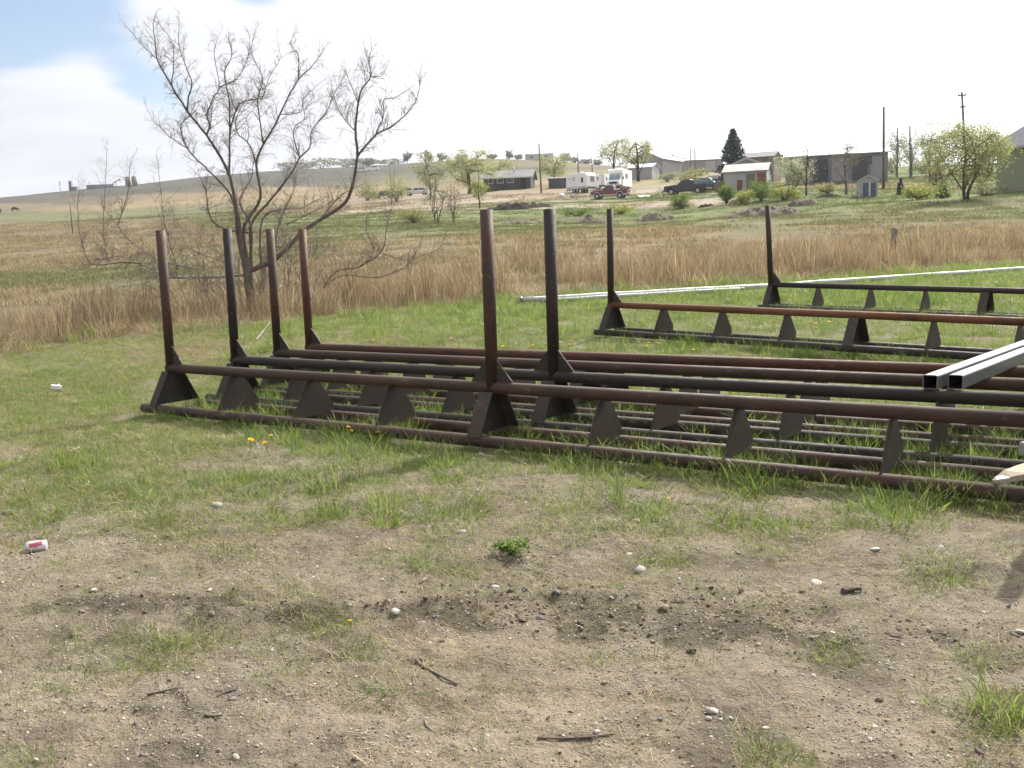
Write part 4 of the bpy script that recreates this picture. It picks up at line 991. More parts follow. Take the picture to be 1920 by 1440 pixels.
# ------------------------------------------------------------------ buildings and yard beyond the field
def facing(px): return -math.atan((px - 960) / 1900)        # heading that looks back along the line of sight
def frame_at(px, depth, turn=0.0):
    p = far(px, depth); return p, facing(px) + RAD(turn)
S_ = lambda n, depth: n * depth / 1900.0                     # size of n pixels at that distance
def house(name, px, depth, w, l, hw, hr, turn, wall, roof, label, cat, ridge='x', over=.35, wins=(), doors=(), roof_t=.12, group=None, z0=-.4, chimney=None, hip=False, fascia=None):
    """w along the front (x), l deep (y); ridge along x or y"""
    p, a = frame_at(px, depth, turn); root = empty(name, p, a, label, cat, group)
    x, y = w / 2, l / 2; b = MB()
    if hip: b.box((0, 0, (hw + z0) / 2), (w, l, hw - z0))
    elif ridge == 'x': b.prism([(-y, z0), (y, z0), (y, hw), (0, hw + hr), (-y, hw)], -x, x, 'x')
    else: b.prism([(-x, z0), (x, z0), (x, hw), (0, hw + hr), (-x, hw)], -y, y, 'y')
    b.build('wall', wall, root)
    b = MB(); t = roof_t
    if hip:
        e, rx = over, max(0.2, x - y); hh = hw + .02
        vs = [(-x - e, -y - e, hh), (x + e, -y - e, hh), (x + e, y + e, hh), (-x - e, y + e, hh), (-rx, 0, hh + hr), (rx, 0, hh + hr)]
        b.add(vs, [(0, 1, 5, 4), (2, 3, 4, 5), (1, 2, 5), (3, 0, 4), (3, 2, 1, 0)]); rf = b.build('roof', roof, root)
        MB().prism([(-x - e - .03, -y - e - .03), (x + e + .03, -y - e - .03), (x + e + .03, y + e + .03), (-x - e - .03, y + e + .03)], hh - .16, hh - .003, 'z').build('fascia', fascia or M['trim'], root)
    else:
        k = hr / (y if ridge == 'x' else x); half = (y if ridge == 'x' else x) + over; e = over
        for sgn in (-1, 1):
            zA, zB = hw + hr + .02, hw + hr + .02 - k * half
            prof = [(0, zA), (sgn * half, zB), (sgn * half, zB + t), (0, zA + t)]
            if ridge == 'x': b.prism(prof, -x - e, x + e, 'x')
            else: b.prism(prof, -y - e, y + e, 'y')
        rf = b.build('roof', roof, root)
        if fascia:
            for sgn in (-1, 1):
                zA, zB = hw + hr + .02, hw + hr + .02 - k * half; bb = MB()
                if ridge == 'y': bb.prism([(0, zA - .1), (sgn * half, zB - .1), (sgn * half, zB + t + .02), (0, zA + t + .02)], -y - e - .06, -y - e - .004, 'y')
                else: bb.box((0, sgn * (half + .03), zB + .03), (w + 2 * e + .1, .05, .2))
                bb.build('fascia', fascia, root)
    for wx, wz, ww, wh in wins:
        f = MB(); f.box((wx, -y - .03, wz), (ww + .16, .08, wh + .16)); q = f.build('window', M['trim'], root)
        MB().box((wx, -y - .075, wz), (ww, .02, wh)).build('pane', M['glass'], q)
    for dx, dw, dh, mat in doors:
        MB().box((dx, -y - .035, dh / 2), (dw, .06, dh)).build('door', mat, root)
    if chimney:
        cx_, cy_, cz, ch, cr = chimney; MB().tube([(cx_, cy_, cz), (cx_, cy_, cz + ch)], cr, 10).build('vent_pipe', M['tin'], rf, True)
    return root

# low dark house, left of centre
house('house', 957, 172, 7.8, 6.0, 1.9, 1.15, -8, M['dark_wall'], M['dshingle'], 'low dark house with a weathered grey roof behind the yellow green trees', 'house', over=.5,
      wins=((-1.1, 1.35, 1.0, .7), (.55, 1.35, 1.0, .7), (-2.7, 1.35, .7, .7)), doors=((2.7, 1.0, 1.9, M['black']),), chimney=(1.0, -1.2, 2.8, .8, .09), fascia=M['offwhite'])
# dark lean-to behind the trailer
house('shed', 1050, 166, 3.4, 2.6, 1.35, .2, 0, M['dark_wall'], M['dshingle'], 'small dark shed just left of the white travel trailer', 'shed', over=.15)
# grey long building far on the ridge
house('building', 1014, 540, 14.6, 8, 3.2, .4, 0, M['lgrey_wall'], M['dshingle'], 'long grey building standing on the ridge against the sky', 'building', over=.2, wins=((-4, 1.8, 1.6, 1.2), (3.5, 1.8, 1.6, 1.2)))
# grey gabled barn with white trim, and the long warehouse behind it
house('barn', 1232, 200, 6.6, 9.5, 3.2, 1.5, -24, M['grey_wall'], M['tin'], 'grey gabled barn with white eaves behind the forked tree', 'barn', ridge='y', over=.35, fascia=M['trim'], doors=((-1.6, 1.6, 2.0, M['trim']),))
house('warehouse', 1290, 262, 17.0, 9, 2.6, .55, 2, M['grey_wall'], M['tin'], 'long low grey warehouse with a bright roof left of the spruce', 'warehouse', over=.3, doors=((5.5, 2.4, 2.2, M['lgrey_wall']),), z0=-2)
house('lean_to', 1208, 190, 4.6, 4, 1.9, .7, -20, M['lgrey_wall'], M['tin'], 'pale lean-to with a bright tin roof at the foot of the forked tree', 'shed', over=.2)
# shed with the pale tin roof, its grey gabled garage, and the brown barn behind
house('tin_roof_shed', 1402, 112, 4.5, 4.2, 1.95, .85, -8, M['lgrey_wall'], M['roof_pale'], 'low shed with a pale tin roof and faded red boards', 'shed', over=.2,
      doors=((-.55, .55, 1.1, M['red_wall']), (1.75, .9, 1.75, M['red_wall']), (.6, .9, 1.7, M['brown_wall'])))
house('garage', 1396, 122, 3.7, 6, 2.4, .75, 4, M['grey_wall'], M['shingle'], 'grey gabled garage standing behind the tin roofed shed', 'garage', ridge='y', over=.3, fascia=M['lgrey_wall'])
house('brown_barn', 1428, 160, 4.9, 6, 3.6, .9, -12, M['brown_wall'], M['dshingle'], 'tall brown barn with a dark roof right of the spruce', 'barn', over=.15)
# long dark building on the right
q = house('long_building', 1566, 118, 10.8, 7, 2.9, .62, 1, M['dgrey_wall'], M['tin'], 'long dark blue grey building with a bright roof edge and tan door', 'building', over=.3, doors=((-3.0, .45, 1.7, M['tan_door']),),)
for i, (x0, w_, mt) in enumerate(((-4.3, 1.7, 'grey_wall'), (-1.6, 1.5, 'dark_wall'), (.4, 1.8, 'grey_wall'), (2.5, 1.6, 'dark_wall'), (4.4, 1.5, 'grey_wall'))):
    MB().box((x0, -3.53, 1.25), (w_, .05, 2.5)).build('wall_panel', M[mt], q)
MB().box((3.4, -3.56, 2.15), (.7, .06, .9)).build('window', M['glass'], q)
house('far_hall', 1546, 190, 15.5, 8, 3.55, .35, 2, M['lgrey_wall'], M['dgrey_wall'], 'pale far hall whose roof shows above the long dark building', 'building', over=.1)
# garden shed
q = house('garden_shed', 1625, 88, 1.62, 1.5, 1.28, .42, 6, M['lgrey_wall'], M['shingle'], 'small grey garden shed with dark blue double doors', 'shed', ridge='y', over=.06, roof_t=.06, fascia=M['lgrey_wall'], z0=-.2)
for x0, mt in ((-.16, 'door_blue'), (.44, 'door_blue')):
    d = MB().box((x0 - .02, -.79, .56), (.44, .05, 1.1)).build('door', M[mt], q); MB().box((x0 + .14, -.83, .56), (.03, .03, .12)).build('handle', M['tin'], d)
MB().box((.14, -.785, .56), (.13, .03, 1.1)).build('door_trim', M['trim'], q)
# green house on the right edge
q = house('green_house', 1998, 76, 8.6, 7.4, 3.05, 3.1, -4, M['green_wall'], M['shingle'], 'sage green house with a grey hip roof at the right edge', 'house', hip=True, over=.5,
          wins=((-.6, 1.7, 1.1, 1.2),), doors=((1.6, .95, 2.05, M['trim']),), fascia=M['lgrey_wall'])
MB().tube([(-2.05, -1.0, 4.5), (-2.05, -1.0, 5.75)], .07, 10).tube([(-2.05, -1.0, 5.75), (-2.05, -1.0, 5.9)], .11, 10).build('vent_pipe', M['tin'], q, True)
MB().box((-3.3, -1.2, 4.05), (.35, .35, .22)).build('roof_vent', M['black'], q)

# ------------------------------------------------------------------ vehicles
def wheel(root, x, y, r, w, flip):
    t = MB(); n = 18; prof = [(r * .62, -w / 2), (r * .93, -w / 2), (r, -w * .36), (r, w * .36), (r * .93, w / 2), (r * .62, w / 2)]
    for pr, py_ in prof:
        for k in range(n): a = 6.28318 * k / n; t.v.append((x + pr * math.cos(a), y + py_, r + pr * math.sin(a)))
    for i in range(6):
        for k in range(n): t.f.append((i * n + k, i * n + (k + 1) % n, ((i + 1) % 6) * n + (k + 1) % n, ((i + 1) % 6) * n + k))
    wh = t.build('wheel', M['tyre'], root, True)
    b = MB(); s = -1 if flip else 1
    b.tube([(x, y - s * w * .3, r), (x, y + s * w * .34, r), (x, y + s * w * .42, r)], [r * .62, r * .62, r * .22], 16); b.build('rim', M['rim'], wh)
def pickup(px, depth, turn, L, paint, label, lower=None, hood=None, cap=None, dz=0.0):
    p, a = frame_at(px, depth, turn); root = empty('pickup_truck', p + Vector((0, 0, dz)), a, label, 'pickup truck')
    k = L / 5.0; W = 1.74; y = W / 2; P = M[paint]
    X = lambda v: v * k          # nose towards -x
    # lower body with wheel openings
    def arch(c, r, n=7): return [(X(c) + r * math.cos(math.pi - math.pi * i / (n - 1)), .33 + r * .98 * math.sin(math.pi - math.pi * i / (n - 1))) for i in range(n)]
    side = [(X(-2.45), .36)] + arch(-1.62, .40) + arch(1.48, .40) + [(X(2.48), .42), (X(2.48), .92), (X(.62), .94), (X(-.92), .94), (X(-2.28), .86), (X(-2.47), .66)]
    MB().prism(side, -y, -y + .10, 'y').prism(side, y - .10, y, 'y').build('side_panel', P, root, bevel=.02)
    b = MB().box((X(-1.7), 0, .66), (X(1.5), W - .22, .34)); b.build('engine_bay', M['black'], root)
    MB().slab([(X(-2.36), -y + .02, .875), (X(-2.36), y - .02, .875), (X(-.94), y - .02, .972), (X(-.94), -y + .02, .972)], .05).build('hood', M[hood] if hood else P, root, bevel=.015)
    MB().box((X(-2.44), 0, .68), (.07, W - .08, .36)).build('grille', M['black'], root, bevel=.01)
    for s in (-1, 1):
        MB().box((X(-2.465), s * (y - .24), .74), (.05, .26, .16)).build('headlight', M['lamp'], root, bevel=.01)
        MB().box((X(2.49), s * (y - .09), .78), (.05, .12, .26)).build('tail_light', M['amber'], root)
    MB().box((X(-2.52), 0, .46), (.12, W, .16)).build('bumper', M['silver'] if lower else M['black'], root, bevel=.03)
    MB().box((X(2.53), 0, .50), (.12, W - .1, .14)).build('bumper', M['silver'], root, bevel=.03)
    # cab
    cabp = [(X(-.95), .93), (X(-.40), 1.40), (X(-.22), 1.46), (X(.48), 1.46), (X(.60), 1.40), (X(.68), .93)]
    c = MB(); yi = y - .06; yr = y - .17
    vs = [(q[0], -(yi if q[1] < 1 else yr), q[1]) for q in cabp] + [(q[0], (yi if q[1] < 1 else yr), q[1]) for q in cabp]; n = 6
    c.add(vs, [tuple(range(n - 1, -1, -1)), tuple(range(n, 2 * n))] + [(i, (i + 1) % n, n + (i + 1) % n, n + i) for i in range(n)])
    cab = c.build('cab', P, root, bevel=.03)
    MB().slab([(X(-.89), -yi + .10, .99), (X(-.89), yi - .10, .99), (X(-.43), yr - .06, 1.385), (X(-.43), -yr + .06, 1.385)], .02).build('windscreen', M['glass_lt'], cab)
    for s in (-1, 1):
        MB().slab([(X(-.70), s * (yi - .005), .99), (X(.54), s * (yi - .005), .99), (X(.49), s * (yr + .012), 1.37), (X(-.33), s * (yr + .012), 1.37)], .02).build('side_window', M['glass'], cab)
        MB().box((X(-.66), s * (y + .06), 1.02), (.10, .14, .13)).build('mirror', M['black'], cab, bevel=.02)
        dr = MB().slab([(X(-.78), s * (y + .006), .42), (X(.58), s * (y + .006), .42), (X(.58), s * (y + .006), .91), (X(-.78), s * (y + .006), .91)], .012).build('door', P, root)
        MB().box((X(.42), s * (y + .022), .80), (.12, .02, .03)).build('handle', M['black'], dr)
        if lower:
            for x0, x1 in ((-1.18, 1.05), (-2.44, -2.05), (1.9, 2.46)):
                MB().box((X((x0 + x1) / 2), s * (y + .012), .42), (X(x1 - x0), .03, .15)).build('lower_trim', M[lower], root)
            for c0 in (-1.62, 1.48):
                ar = MB(); ar.tube([(q[0], s * (y + .006), q[1]) for q in arch(c0, .43)], .045, 6); ar.build('wheel_arch', M[lower], root)
    MB().box((X(1.55), 0, .55), (X(1.8), W - .22, .06)).build('bed_floor', M['black'], root)
    MB().box((X(2.46), 0, .68), (.05, W - .2, .46)).build('tailgate', P, root, bevel=.01)
    for x0 in (-1.62, 1.48):
        for s in (-1, 1): wheel(root, X(x0), s * (y - .10), .385, .22, s < 0)
    for ch in root.children_recursive:
        if ch.name.split('.')[0] not in ('wheel', 'rim'):
            for v in ch.data.vertices: v.co.z *= 1.2
    if cap:
        cp = [(X(.78), .95), (X(.92), 1.36), (X(1.02), 1.42), (X(2.36), 1.42), (X(2.46), 1.36), (X(2.50), .95)]
        t = MB().prism(cp, -y + .04, y - .04, 'y').build('camper_shell', M[cap], root, bevel=.03)
        for s in (-1, 1): MB().box((X(1.68), s * (y - .03), 1.17), (X(1.2), .03, .24)).build('side_window', M['glass_lt'], t)
    return root
t_ = pickup(1145, 133, -14, 4.85, 'maroon', 'maroon pickup truck with a silver lower body and a loaded bed', 'silver', 'lighter_red')
def heap(loc, rz, size, mats, label, cat, seed=0):
    g = random.Random(seed); root = empty('scrap_pile', loc, rz, label, cat)
    for i, mt in enumerate(mats):
        x, y, z = [g.uniform(-.5, .5) * s for s in size]; c = Vector((x, y * .7, size[2] * .45 + z * .5)); b = MB()
        if i % 3 == 0: b.box(c, (g.uniform(.3, .8), g.uniform(.2, .5), g.uniform(.2, .5)), g.random() * 3, g.uniform(-.5, .5))
        elif i % 3 == 1: b.tube([c - Vector((g.uniform(.3, .7), 0, .2)), c + Vector((g.uniform(.3, .7), .2, g.uniform(0, .4)))], .05, 8)
        else: b.slab([c + Vector((-.4, -.2, 0)), c + Vector((.4, -.2, .1)), c + Vector((.35, .3, .3)), c + Vector((-.35, .3, .15))], .04)
        b.build('scrap', M[mt], root, bevel=.02)
    return root
heap(t_.location + Matrix.Rotation(t_.rotation_euler.z, 3, 'Z') @ Vector((1.5, 0, .60)), t_.rotation_euler.z, (1.4, 1.2, .8), ['dark_wall', 'pole', 'tan_door', 'black', 'stick', 'dgrey_wall', 'g_yel', 'galv'], 'heap of scrap and branches in the bed of the maroon pickup', 'scrap', 4)
pickup(1289, 122, -20, 5.3, 'navy', 'dark navy pickup truck parked beside the leaning white board')
# teal camper shell vehicle just behind it
def suv(px, depth, turn, L, H, paint, label, cat='car', open_hood=False, roof=None, glass='glass'):
    p, a = frame_at(px, depth, turn); root = empty('parked_car', p, a, label, cat); k = L / 4.5; y = .84; X = lambda v: v * k; P = M[paint]
    h = H
    body = [(X(-2.2), .32), (X(2.2), .34), (X(2.22), .60 * h), (X(1.9), .66 * h), (X(-.95), .64 * h), (X(-2.1), .56 * h), (X(-2.24), .45 * h)]
    MB().prism(body, -y, y, 'y').build('body', P, root, bevel=.05)
    top = [(X(-.95), .63 * h), (X(-.38), .96 * h), (X(-.2), h), (X(1.2), h), (X(1.42), .95 * h), (X(1.98), .65 * h)]; yr = y - .14; c = MB(); n = 6
    vs = [(q[0], -(y - .03 if q[1] < .7 * h else yr), q[1]) for q in top] + [(q[0], (y - .03 if q[1] < .7 * h else yr), q[1]) for q in top]
    c.add(vs, [tuple(range(n - 1, -1, -1)), tuple(range(n, 2 * n))] + [(i, (i + 1) % n, n + (i + 1) % n, n + i) for i in range(n)])
    cb = c.build('roof', M[roof] if roof else P, root, bevel=.03)
    MB().slab([(X(-.90), -y + .13, .67 * h), (X(-.90), y - .13, .67 * h), (X(-.42), yr - .05, .935 * h), (X(-.42), -yr + .05, .935 * h)], .02).build('windscreen', M['glass_lt'], cb)
    for s in (-1, 1):
        for x0, x1, xa, xb in ((-.72, .38, -.28, .34), (.46, 1.72, .42, 1.28)):
            MB().slab([(X(x0), s * (y - .03), .68 * h), (X(x1), s * (y - .03), .68 * h), (X(xb), s * (yr + .006), .94 * h), (X(xa), s * (yr + .006), .94 * h)], .02).build('side_window', M[glass], cb)
        MB().box((X(-2.2), s * .6, .47 * h), (.06, .3, .13)).build('headlight', M['lamp'], root)
        for x0 in (-1.38, 1.32): wheel(root, X(x0), s * (y - .09), .32, .2, s < 0)
    if open_hood: MB().slab([(X(-.98), -y + .05, .66 * h), (X(-.98), y - .05, .66 * h), (X(-1.5), y - .05, 1.2 * h), (X(-1.5), -y + .05, 1.2 * h)], .05).build('hood', M['offwhite'], root, bevel=.02)
    return root
suv(1318, 134, -16, 3.6, 1.72, 'teal', 'teal hatchback parked half hidden behind the dark navy pickup', roof='teal', glass='glass_lt')
suv(1345, 140, 70, 3.7, 1.35, 'black', 'black car with its pale hood raised, left of the rusty tank', open_hood=True)
suv(784, 178, -8, 4.3, 1.3, 'offwhite', 'white saloon car parked by the dirt road behind the bare branches', roof='offwhite')
suv(757, 184, 6, 3.9, 1.3, 'dgrey_wall', 'dark grey car parked just left of the white saloon')
suv(722, 176, -20, 3.9, 1.2, 'navy', 'dark blue car, leftmost of the cars parked by the dirt road')
suv(703, 410, 0, 5.4, 2.0, 'white_paint', 'right of two white vans far up on the slope behind the bare tree', 'van')
suv(678, 405, 10, 5.4, 2.0, 'offwhite', 'left of two white vans far up on the slope behind the bare tree', 'van')
# travel trailer
def trailer():
    p, a = frame_at(1091, 150, -42); root = empty('travel_trailer', p, a, 'white travel trailer with two wheels showing and an open door', 'trailer')
    L, W, H = 4.0, 2.15, 2.75
    prof = [(-L / 2, .55), (L / 2 - .15, .55), (L / 2, .8), (L / 2, H - .35), (L / 2 - .3, H), (-L / 2 + .45, H + .02), (-L / 2 + .1, H - .2), (-L / 2 - .05, 1.3)]
    MB().prism(prof, -W / 2, W / 2, 'y').build('body', M['white_paint'], root, bevel=.06)
    MB().box((.1, 0, H + .14), (.55, .5, .26)).build('roof_unit', M['offwhite'], root, bevel=.05)
    MB().box((0, -W / 2 - .006, .72), (L - .3, .02, .3)).build('lower_panel', M['silver'], root)
    for x0, w_, z0, h_ in ((1.15, .32, 1.75, .62), (-1.1, .9, 2.05, .30)):
        f = MB().box((x0, -W / 2 - .012, z0), (w_ + .08, .03, h_ + .08)).build('window', M['offwhite'] if x0 < 0 else M['black'], root)
        if x0 > 0: MB().box((x0, -W / 2 - .032, z0), (w_, .012, h_)).build('pane', M['glass'], f)
    MB().box((-.75, -W / 2 - .010, 2.15), (1.25, .015, .12)).build('blue_stripe', M['door_blue'], root)
    MB().box((-.45, -W / 2 - .010, 1.85), (.5, .015, .10)).build('blue_stripe', M['door_blue'], root)
    f = MB().box((L / 2 + .012, .15, 1.85), (.03, .95, .85)).build('window', M['offwhite'], root); MB().box((L / 2 + .032, .15, 1.85), (.012, .82, .72)).build('pane', M['glass_lt'], f)
    d = MB().box((L / 2 - .02, W / 2 + .32, 1.6), (.06, .62, 1.85), RAD(10)).build('door', M['white_paint'], root, bevel=.02); MB().box((L / 2 + .02, W / 2 + .30, 1.95), (.03, .30, .5), RAD(10)).build('door_window', M['glass'], d)
    MB().box((L / 2 + .1, 0, .6), (.16, W - .2, .16)).build('bumper', M['black'], root)
    for s in (-1, 1):
        for x0 in (-.55, .12): wheel(root, x0, s * (W / 2 - .12), .33, .2, s < 0)
    MB().box((-.2, -W / 2 - .02, .70), (1.6, .05, .10)).build('fender', M['white_paint'], root)
    MB().tube([(-L / 2, 0, .5), (-L / 2 - .9, 0, .5)], .06, 8).tube([(-L / 2 - .8, 0, 0), (-L / 2 - .8, 0, .6)], .04, 8).build('hitch', M['black'], root)
trailer()
def box_trailer():
    p, a = frame_at(1131, 158, -20); root = empty('box_trailer', p, a, 'small plain white box trailer right of the travel trailer', 'trailer')
    MB().box((0, 0, 1.3), (1.5, 2.6, 1.65)).build('body', M['offwhite'], root, bevel=.05)
    MB().box((0, -1.31, 2.02), (1.44, .03, .06)).build('roof_trim', M['trim'], root)
    MB().box((-.2, -1.31, 1.25), (.85, .03, 1.3)).build('door', M['white_paint'], root)
    for s in (-1, 1): wheel(root, s * .68, .2, .3, .18, s < 0)
    MB().box((0, 0, .43), (1.2, 2.4, .1)).build('frame', M['black'], root)
box_trailer()
def motorhome():
    p, a = frame_at(1161, 153, 74); root = empty('motorhome', p, a, 'white motorhome facing the camera, seen over the maroon pickup', 'motorhome'); W = 2.2      # nose towards -x
    side = [(-1.55, .45), (3.6, .5), (3.6, 2.95), (-1.5, 3.0), (-1.85, 2.8), (-1.85, 2.35), (-1.35, 2.15), (-1.55, 1.35)]
    MB().prism(side, -W / 2, W / 2, 'y').build('body', M['white_paint'], root, bevel=.07)
    nose = [(-2.95, .5), (-1.5, .5), (-1.5, 1.45), (-2.3, 1.32), (-2.9, 1.18), (-3.0, .9)]
    MB().prism(nose, -.95, .95, 'y').build('hood', M['white_paint'], root, bevel=.05)
    cabp = [(-2.3, 1.33), (-1.5, 1.40), (-1.34, 2.15), (-1.75, 2.12)]
    MB().prism(cabp, -.93, .93, 'y').build('cab', M['white_paint'], root, bevel=.04)
    ws = MB().slab([(-2.28, -.84, 1.40), (-2.28, .84, 1.40), (-1.80, .78, 2.06), (-1.80, -.78, 2.06)], .04).build('windscreen', M['glass_lt'], root); MB().slab([(-2.05, -.03, 1.74), (-2.05, .03, 1.74), (-1.82, .03, 2.06), (-1.82, -.03, 2.06)], .06).build('centre_post', M['offwhite'], ws)
    MB().box((-3.0, 0, .92), (.06, 1.15, .30)).build('grille', M['black'], root); MB().box((-3.05, 0, .58), (.14, 2.0, .2)).build('bumper', M['silver'], root, bevel=.03)
    for s in (-1, 1):
        MB().box((-2.99, s * .76, .93), (.06, .26, .22)).build('headlight', M['lamp'], root)
        MB().box((-1.95, s * 1.25, 1.6), (.12, .16, .38)).build('mirror', M['black'], root)
        for x0 in (-2.2, 2.2): wheel(root, x0, s * (.9), .36, .24, s < 0)
        MB().box((.5, s * (W / 2 + .012), 2.0), (1.2, .03, .7)).build('side_window', M['glass'], root)
    MB().box((.3, .1, 3.14), (.9, .7, .28)).build('roof_unit', M['offwhite'], root, bevel=.05); MB().box((-.9, -.6, 3.08), (.5, .4, .15)).build('roof_vent', M['offwhite'], root, bevel=.03)
motorhome()

# ------------------------------------------------------------------ odds and ends of the far yard
def rust_tank():
    p, a = frame_at(1358, 112, 10); root = empty('rusty_tank', p, a, 'rounded rusty red tank left of the tin roofed shed', 'tank')
    pr = [(-.72, .15), (.72, .15), (.74, 1.1), (.55, 1.42), (.2, 1.52), (-.25, 1.52), (-.58, 1.42), (-.74, 1.1)]
    MB().prism(pr, -.9, .9, 'y').build('shell', M['rusttank'], root, bevel=.05); MB().tube([(0, 0, 1.5), (0, 0, 1.62)], .16, 10).build('cap', M['rust_a'], root, True)
    for x0 in (-.5, .5): MB().box((x0, 0, .07), (.14, 1.6, .3)).build('skid', M['black'], root)
rust_tank()
def board(px, py, size, tilt, rz, mat, label, cat, name):
    p = at(px, py); root = MB().box((0, 0, size[2] / 2), size).build(name, M[mat], None, bevel=.01); root.location = p + Vector((0, 0, .02)); root.rotation_euler = (tilt[0], tilt[1], rz + facing(px)); tag(root, label, cat); return root
o = board(1209, 369, (1.6, 1.5, .07), (RAD(14), 0), .35, 'white_paint', 'white panel tilted on the grass between the two pickups', 'panel', 'white_slab')
MB().box((.55, .3, -.16), (.3, .3, .34)).build('prop_block', M['black'], o)
o = board(1241, 371, (.16, .09, 1.3), (0, RAD(-14)), 0, 'white_paint', 'thin white board leaning beside the nose of the dark pickup', 'board', 'white_board')
MB().box((.22, .1, .42), (.10, .06, .85)).build('prop_stick', M['pole_fence'], o)
def bagged(px, py, r, mat, label, seed):
    p = at(px, py); g = random.Random(seed); bm = bmesh.new(); bmesh.ops.create_icosphere(bm, subdivisions=2, radius=r)
    for v in bm.verts: v.co *= 1 + g.uniform(-.12, .12); v.co.z *= .8
    me = bpy.data.meshes.new('white_bag'); bm.to_mesh(me); bm.free(); me.materials.append(M[mat]); o = link(bpy.data.objects.new('white_bag', me)); o.location = p + Vector((0, 0, r * .6)); tag(o, label, 'bag'); me.polygons.foreach_set('use_smooth', [True] * len(me.polygons))
    b = MB().tube([(0, 0, r * .7), (.02, 0, r * .95), (.05, 0, r * 1.15)], [.10 * r, .07 * r, .16 * r], 8); b.build('tied_neck', M[mat], o, True)
bagged(1053, 370, .40, 'bag', 'pinkish white stuffed bag on the dirt left of the travel trailer', 3)
bagged(1073, 370, .30, 'conc', 'small grey stuffed bag near the wheels of the travel trailer', 4)
def pole(px, depth, h, label, r=.13, lean=0.0, arm=None, group='utility poles', top=.7, mat='pole'):
    p = far(px, depth); n = 'utility_pole'
    if arm is None:
        o = MB().tube([(0, 0, -.4), (lean * h * .5, 0, h * .5), (lean * h, 0, h)], [r, r * .86, r * top], 10).build(n, M[mat], None, True); o.location = p; tag(o, label, 'pole', group); return o
    root = empty(n, p, facing(px), label, 'pole', group)
    MB().tube([(0, 0, -.4), (lean * h * .5, 0, h * .5), (lean * h, 0, h)], [r, r * .86, r * top], 10).build('shaft', M[mat], root, True)
    for z0, w_ in arm: MB().box((lean * z0, -.08, z0), (w_, .1, .12)).build('crossarm', M[mat], root)
    for z0, w_ in arm[:1]:
        for s in (-1, 1): MB().tube([(lean * z0 + s * w_ * .42, -.08, z0 + .06), (lean * z0 + s * w_ * .42, -.08, z0 + .24)], .04, 8).build('insulator', M['conc'], root)
PO = [(1016, 152, 7.2, 'tall bare pole left of the travel trailer', .14, -.02), (1086, 190, 5.4, 'pole rising behind the white travel trailer', .13, 0), (1112, 215, 4.2, 'short pole between the trailer and the forked tree', .13, 0),
      (1296, 170, 5.4, 'left of two thin poles close together in front of the warehouse', .09, 0), (1304, 172, 5.2, 'right of two thin poles close together in front of the warehouse', .12, 0), (1656, 96, 7.5, 'very tall bare pole right of the long dark building', .14, -.012),
      (1681, 150, 7.2, 'left of two poles among the pale trees right of the building', .13, -.01), (1706, 126, 6.3, 'right of two poles among the pale trees right of the building', .13, -.03), (736, 190, 5.6, 'thin pole right of the bare tree near the parked cars', .10, -.02),
      (900, 185, 5.6, 'pole behind the crown of the round yellow green tree', .10, 0), (133, 95, 2.9, 'lone thin pole on the left hillside behind the bare shoots', .06, 0), (1088, 250, .9, 'short stump pole far up the slope', .15, 0)]
for px, d, h, lb, r, ln in PO[:-1]: pole(px, d, h, lb, r, ln)
pole(1812, 92, 8.2, 'leaning pole with small crossarms rising through the big right tree', .13, -.075, arm=((7.9, .7), (6.9, .5)))
# burner barrel with its flue
def burner():
    p = at(1688, 364); root = empty('burn_barrel', p, 0, 'dark burn barrel with a flue beside the bright green shrub', 'barrel')
    MB().tube([(0, 0, 0), (0, 0, .95)], .27, 14).build('barrel', M['black'], root, True); MB().tube([(.03, 0, .95), (.03, 0, 1.35)], .11, 10).build('flue', M['black'], root, True); MB().tube([(.03, 0, 1.36), (.03, 0, 1.44)], [.15, .04], 10).build('cap', M['conc'], root, True)
burner()
def hitch_post():
    p = at(1607, 378); root = empty('braced_post', p, facing(1607), 'short post with a slanting brace in the grass near the garden shed', 'post')
    MB().tube([(0, 0, -.1), (0, 0, .92)], .035, 8).build('post', M['pole'], root, True); MB().tube([(.02, 0, .80), (.86, .1, .05)], .02, 6).build('brace', M['pole'], root, True)
hitch_post()
def stump():
    p = at(1675, 472); o = MB().tube([(0, 0, -.2), (.01, 0, .5), (.03, 0, .80), (.05, 0, .88)], [.12, .10, .13, .07], 9).build('weathered_stump', M['pole_fence'], None, True); o.location = p; tag(o, 'weathered grey post stump standing in the tall dry grass', 'stump')
stump()
def frame_rack():
    p = at(1593, 364); root = empty('grey_frame', p, facing(1593), 'thin grey metal frame standing left of the garden shed', 'frame')
    for x0 in (-.13, .13): MB().box((x0, 0, .6), (.06, .06, 1.2)).build('upright', M['conc'], root)
    MB().box((0, 0, 1.23), (.34, .1, .07)).build('top_bar', M['conc'], root)
frame_rack()

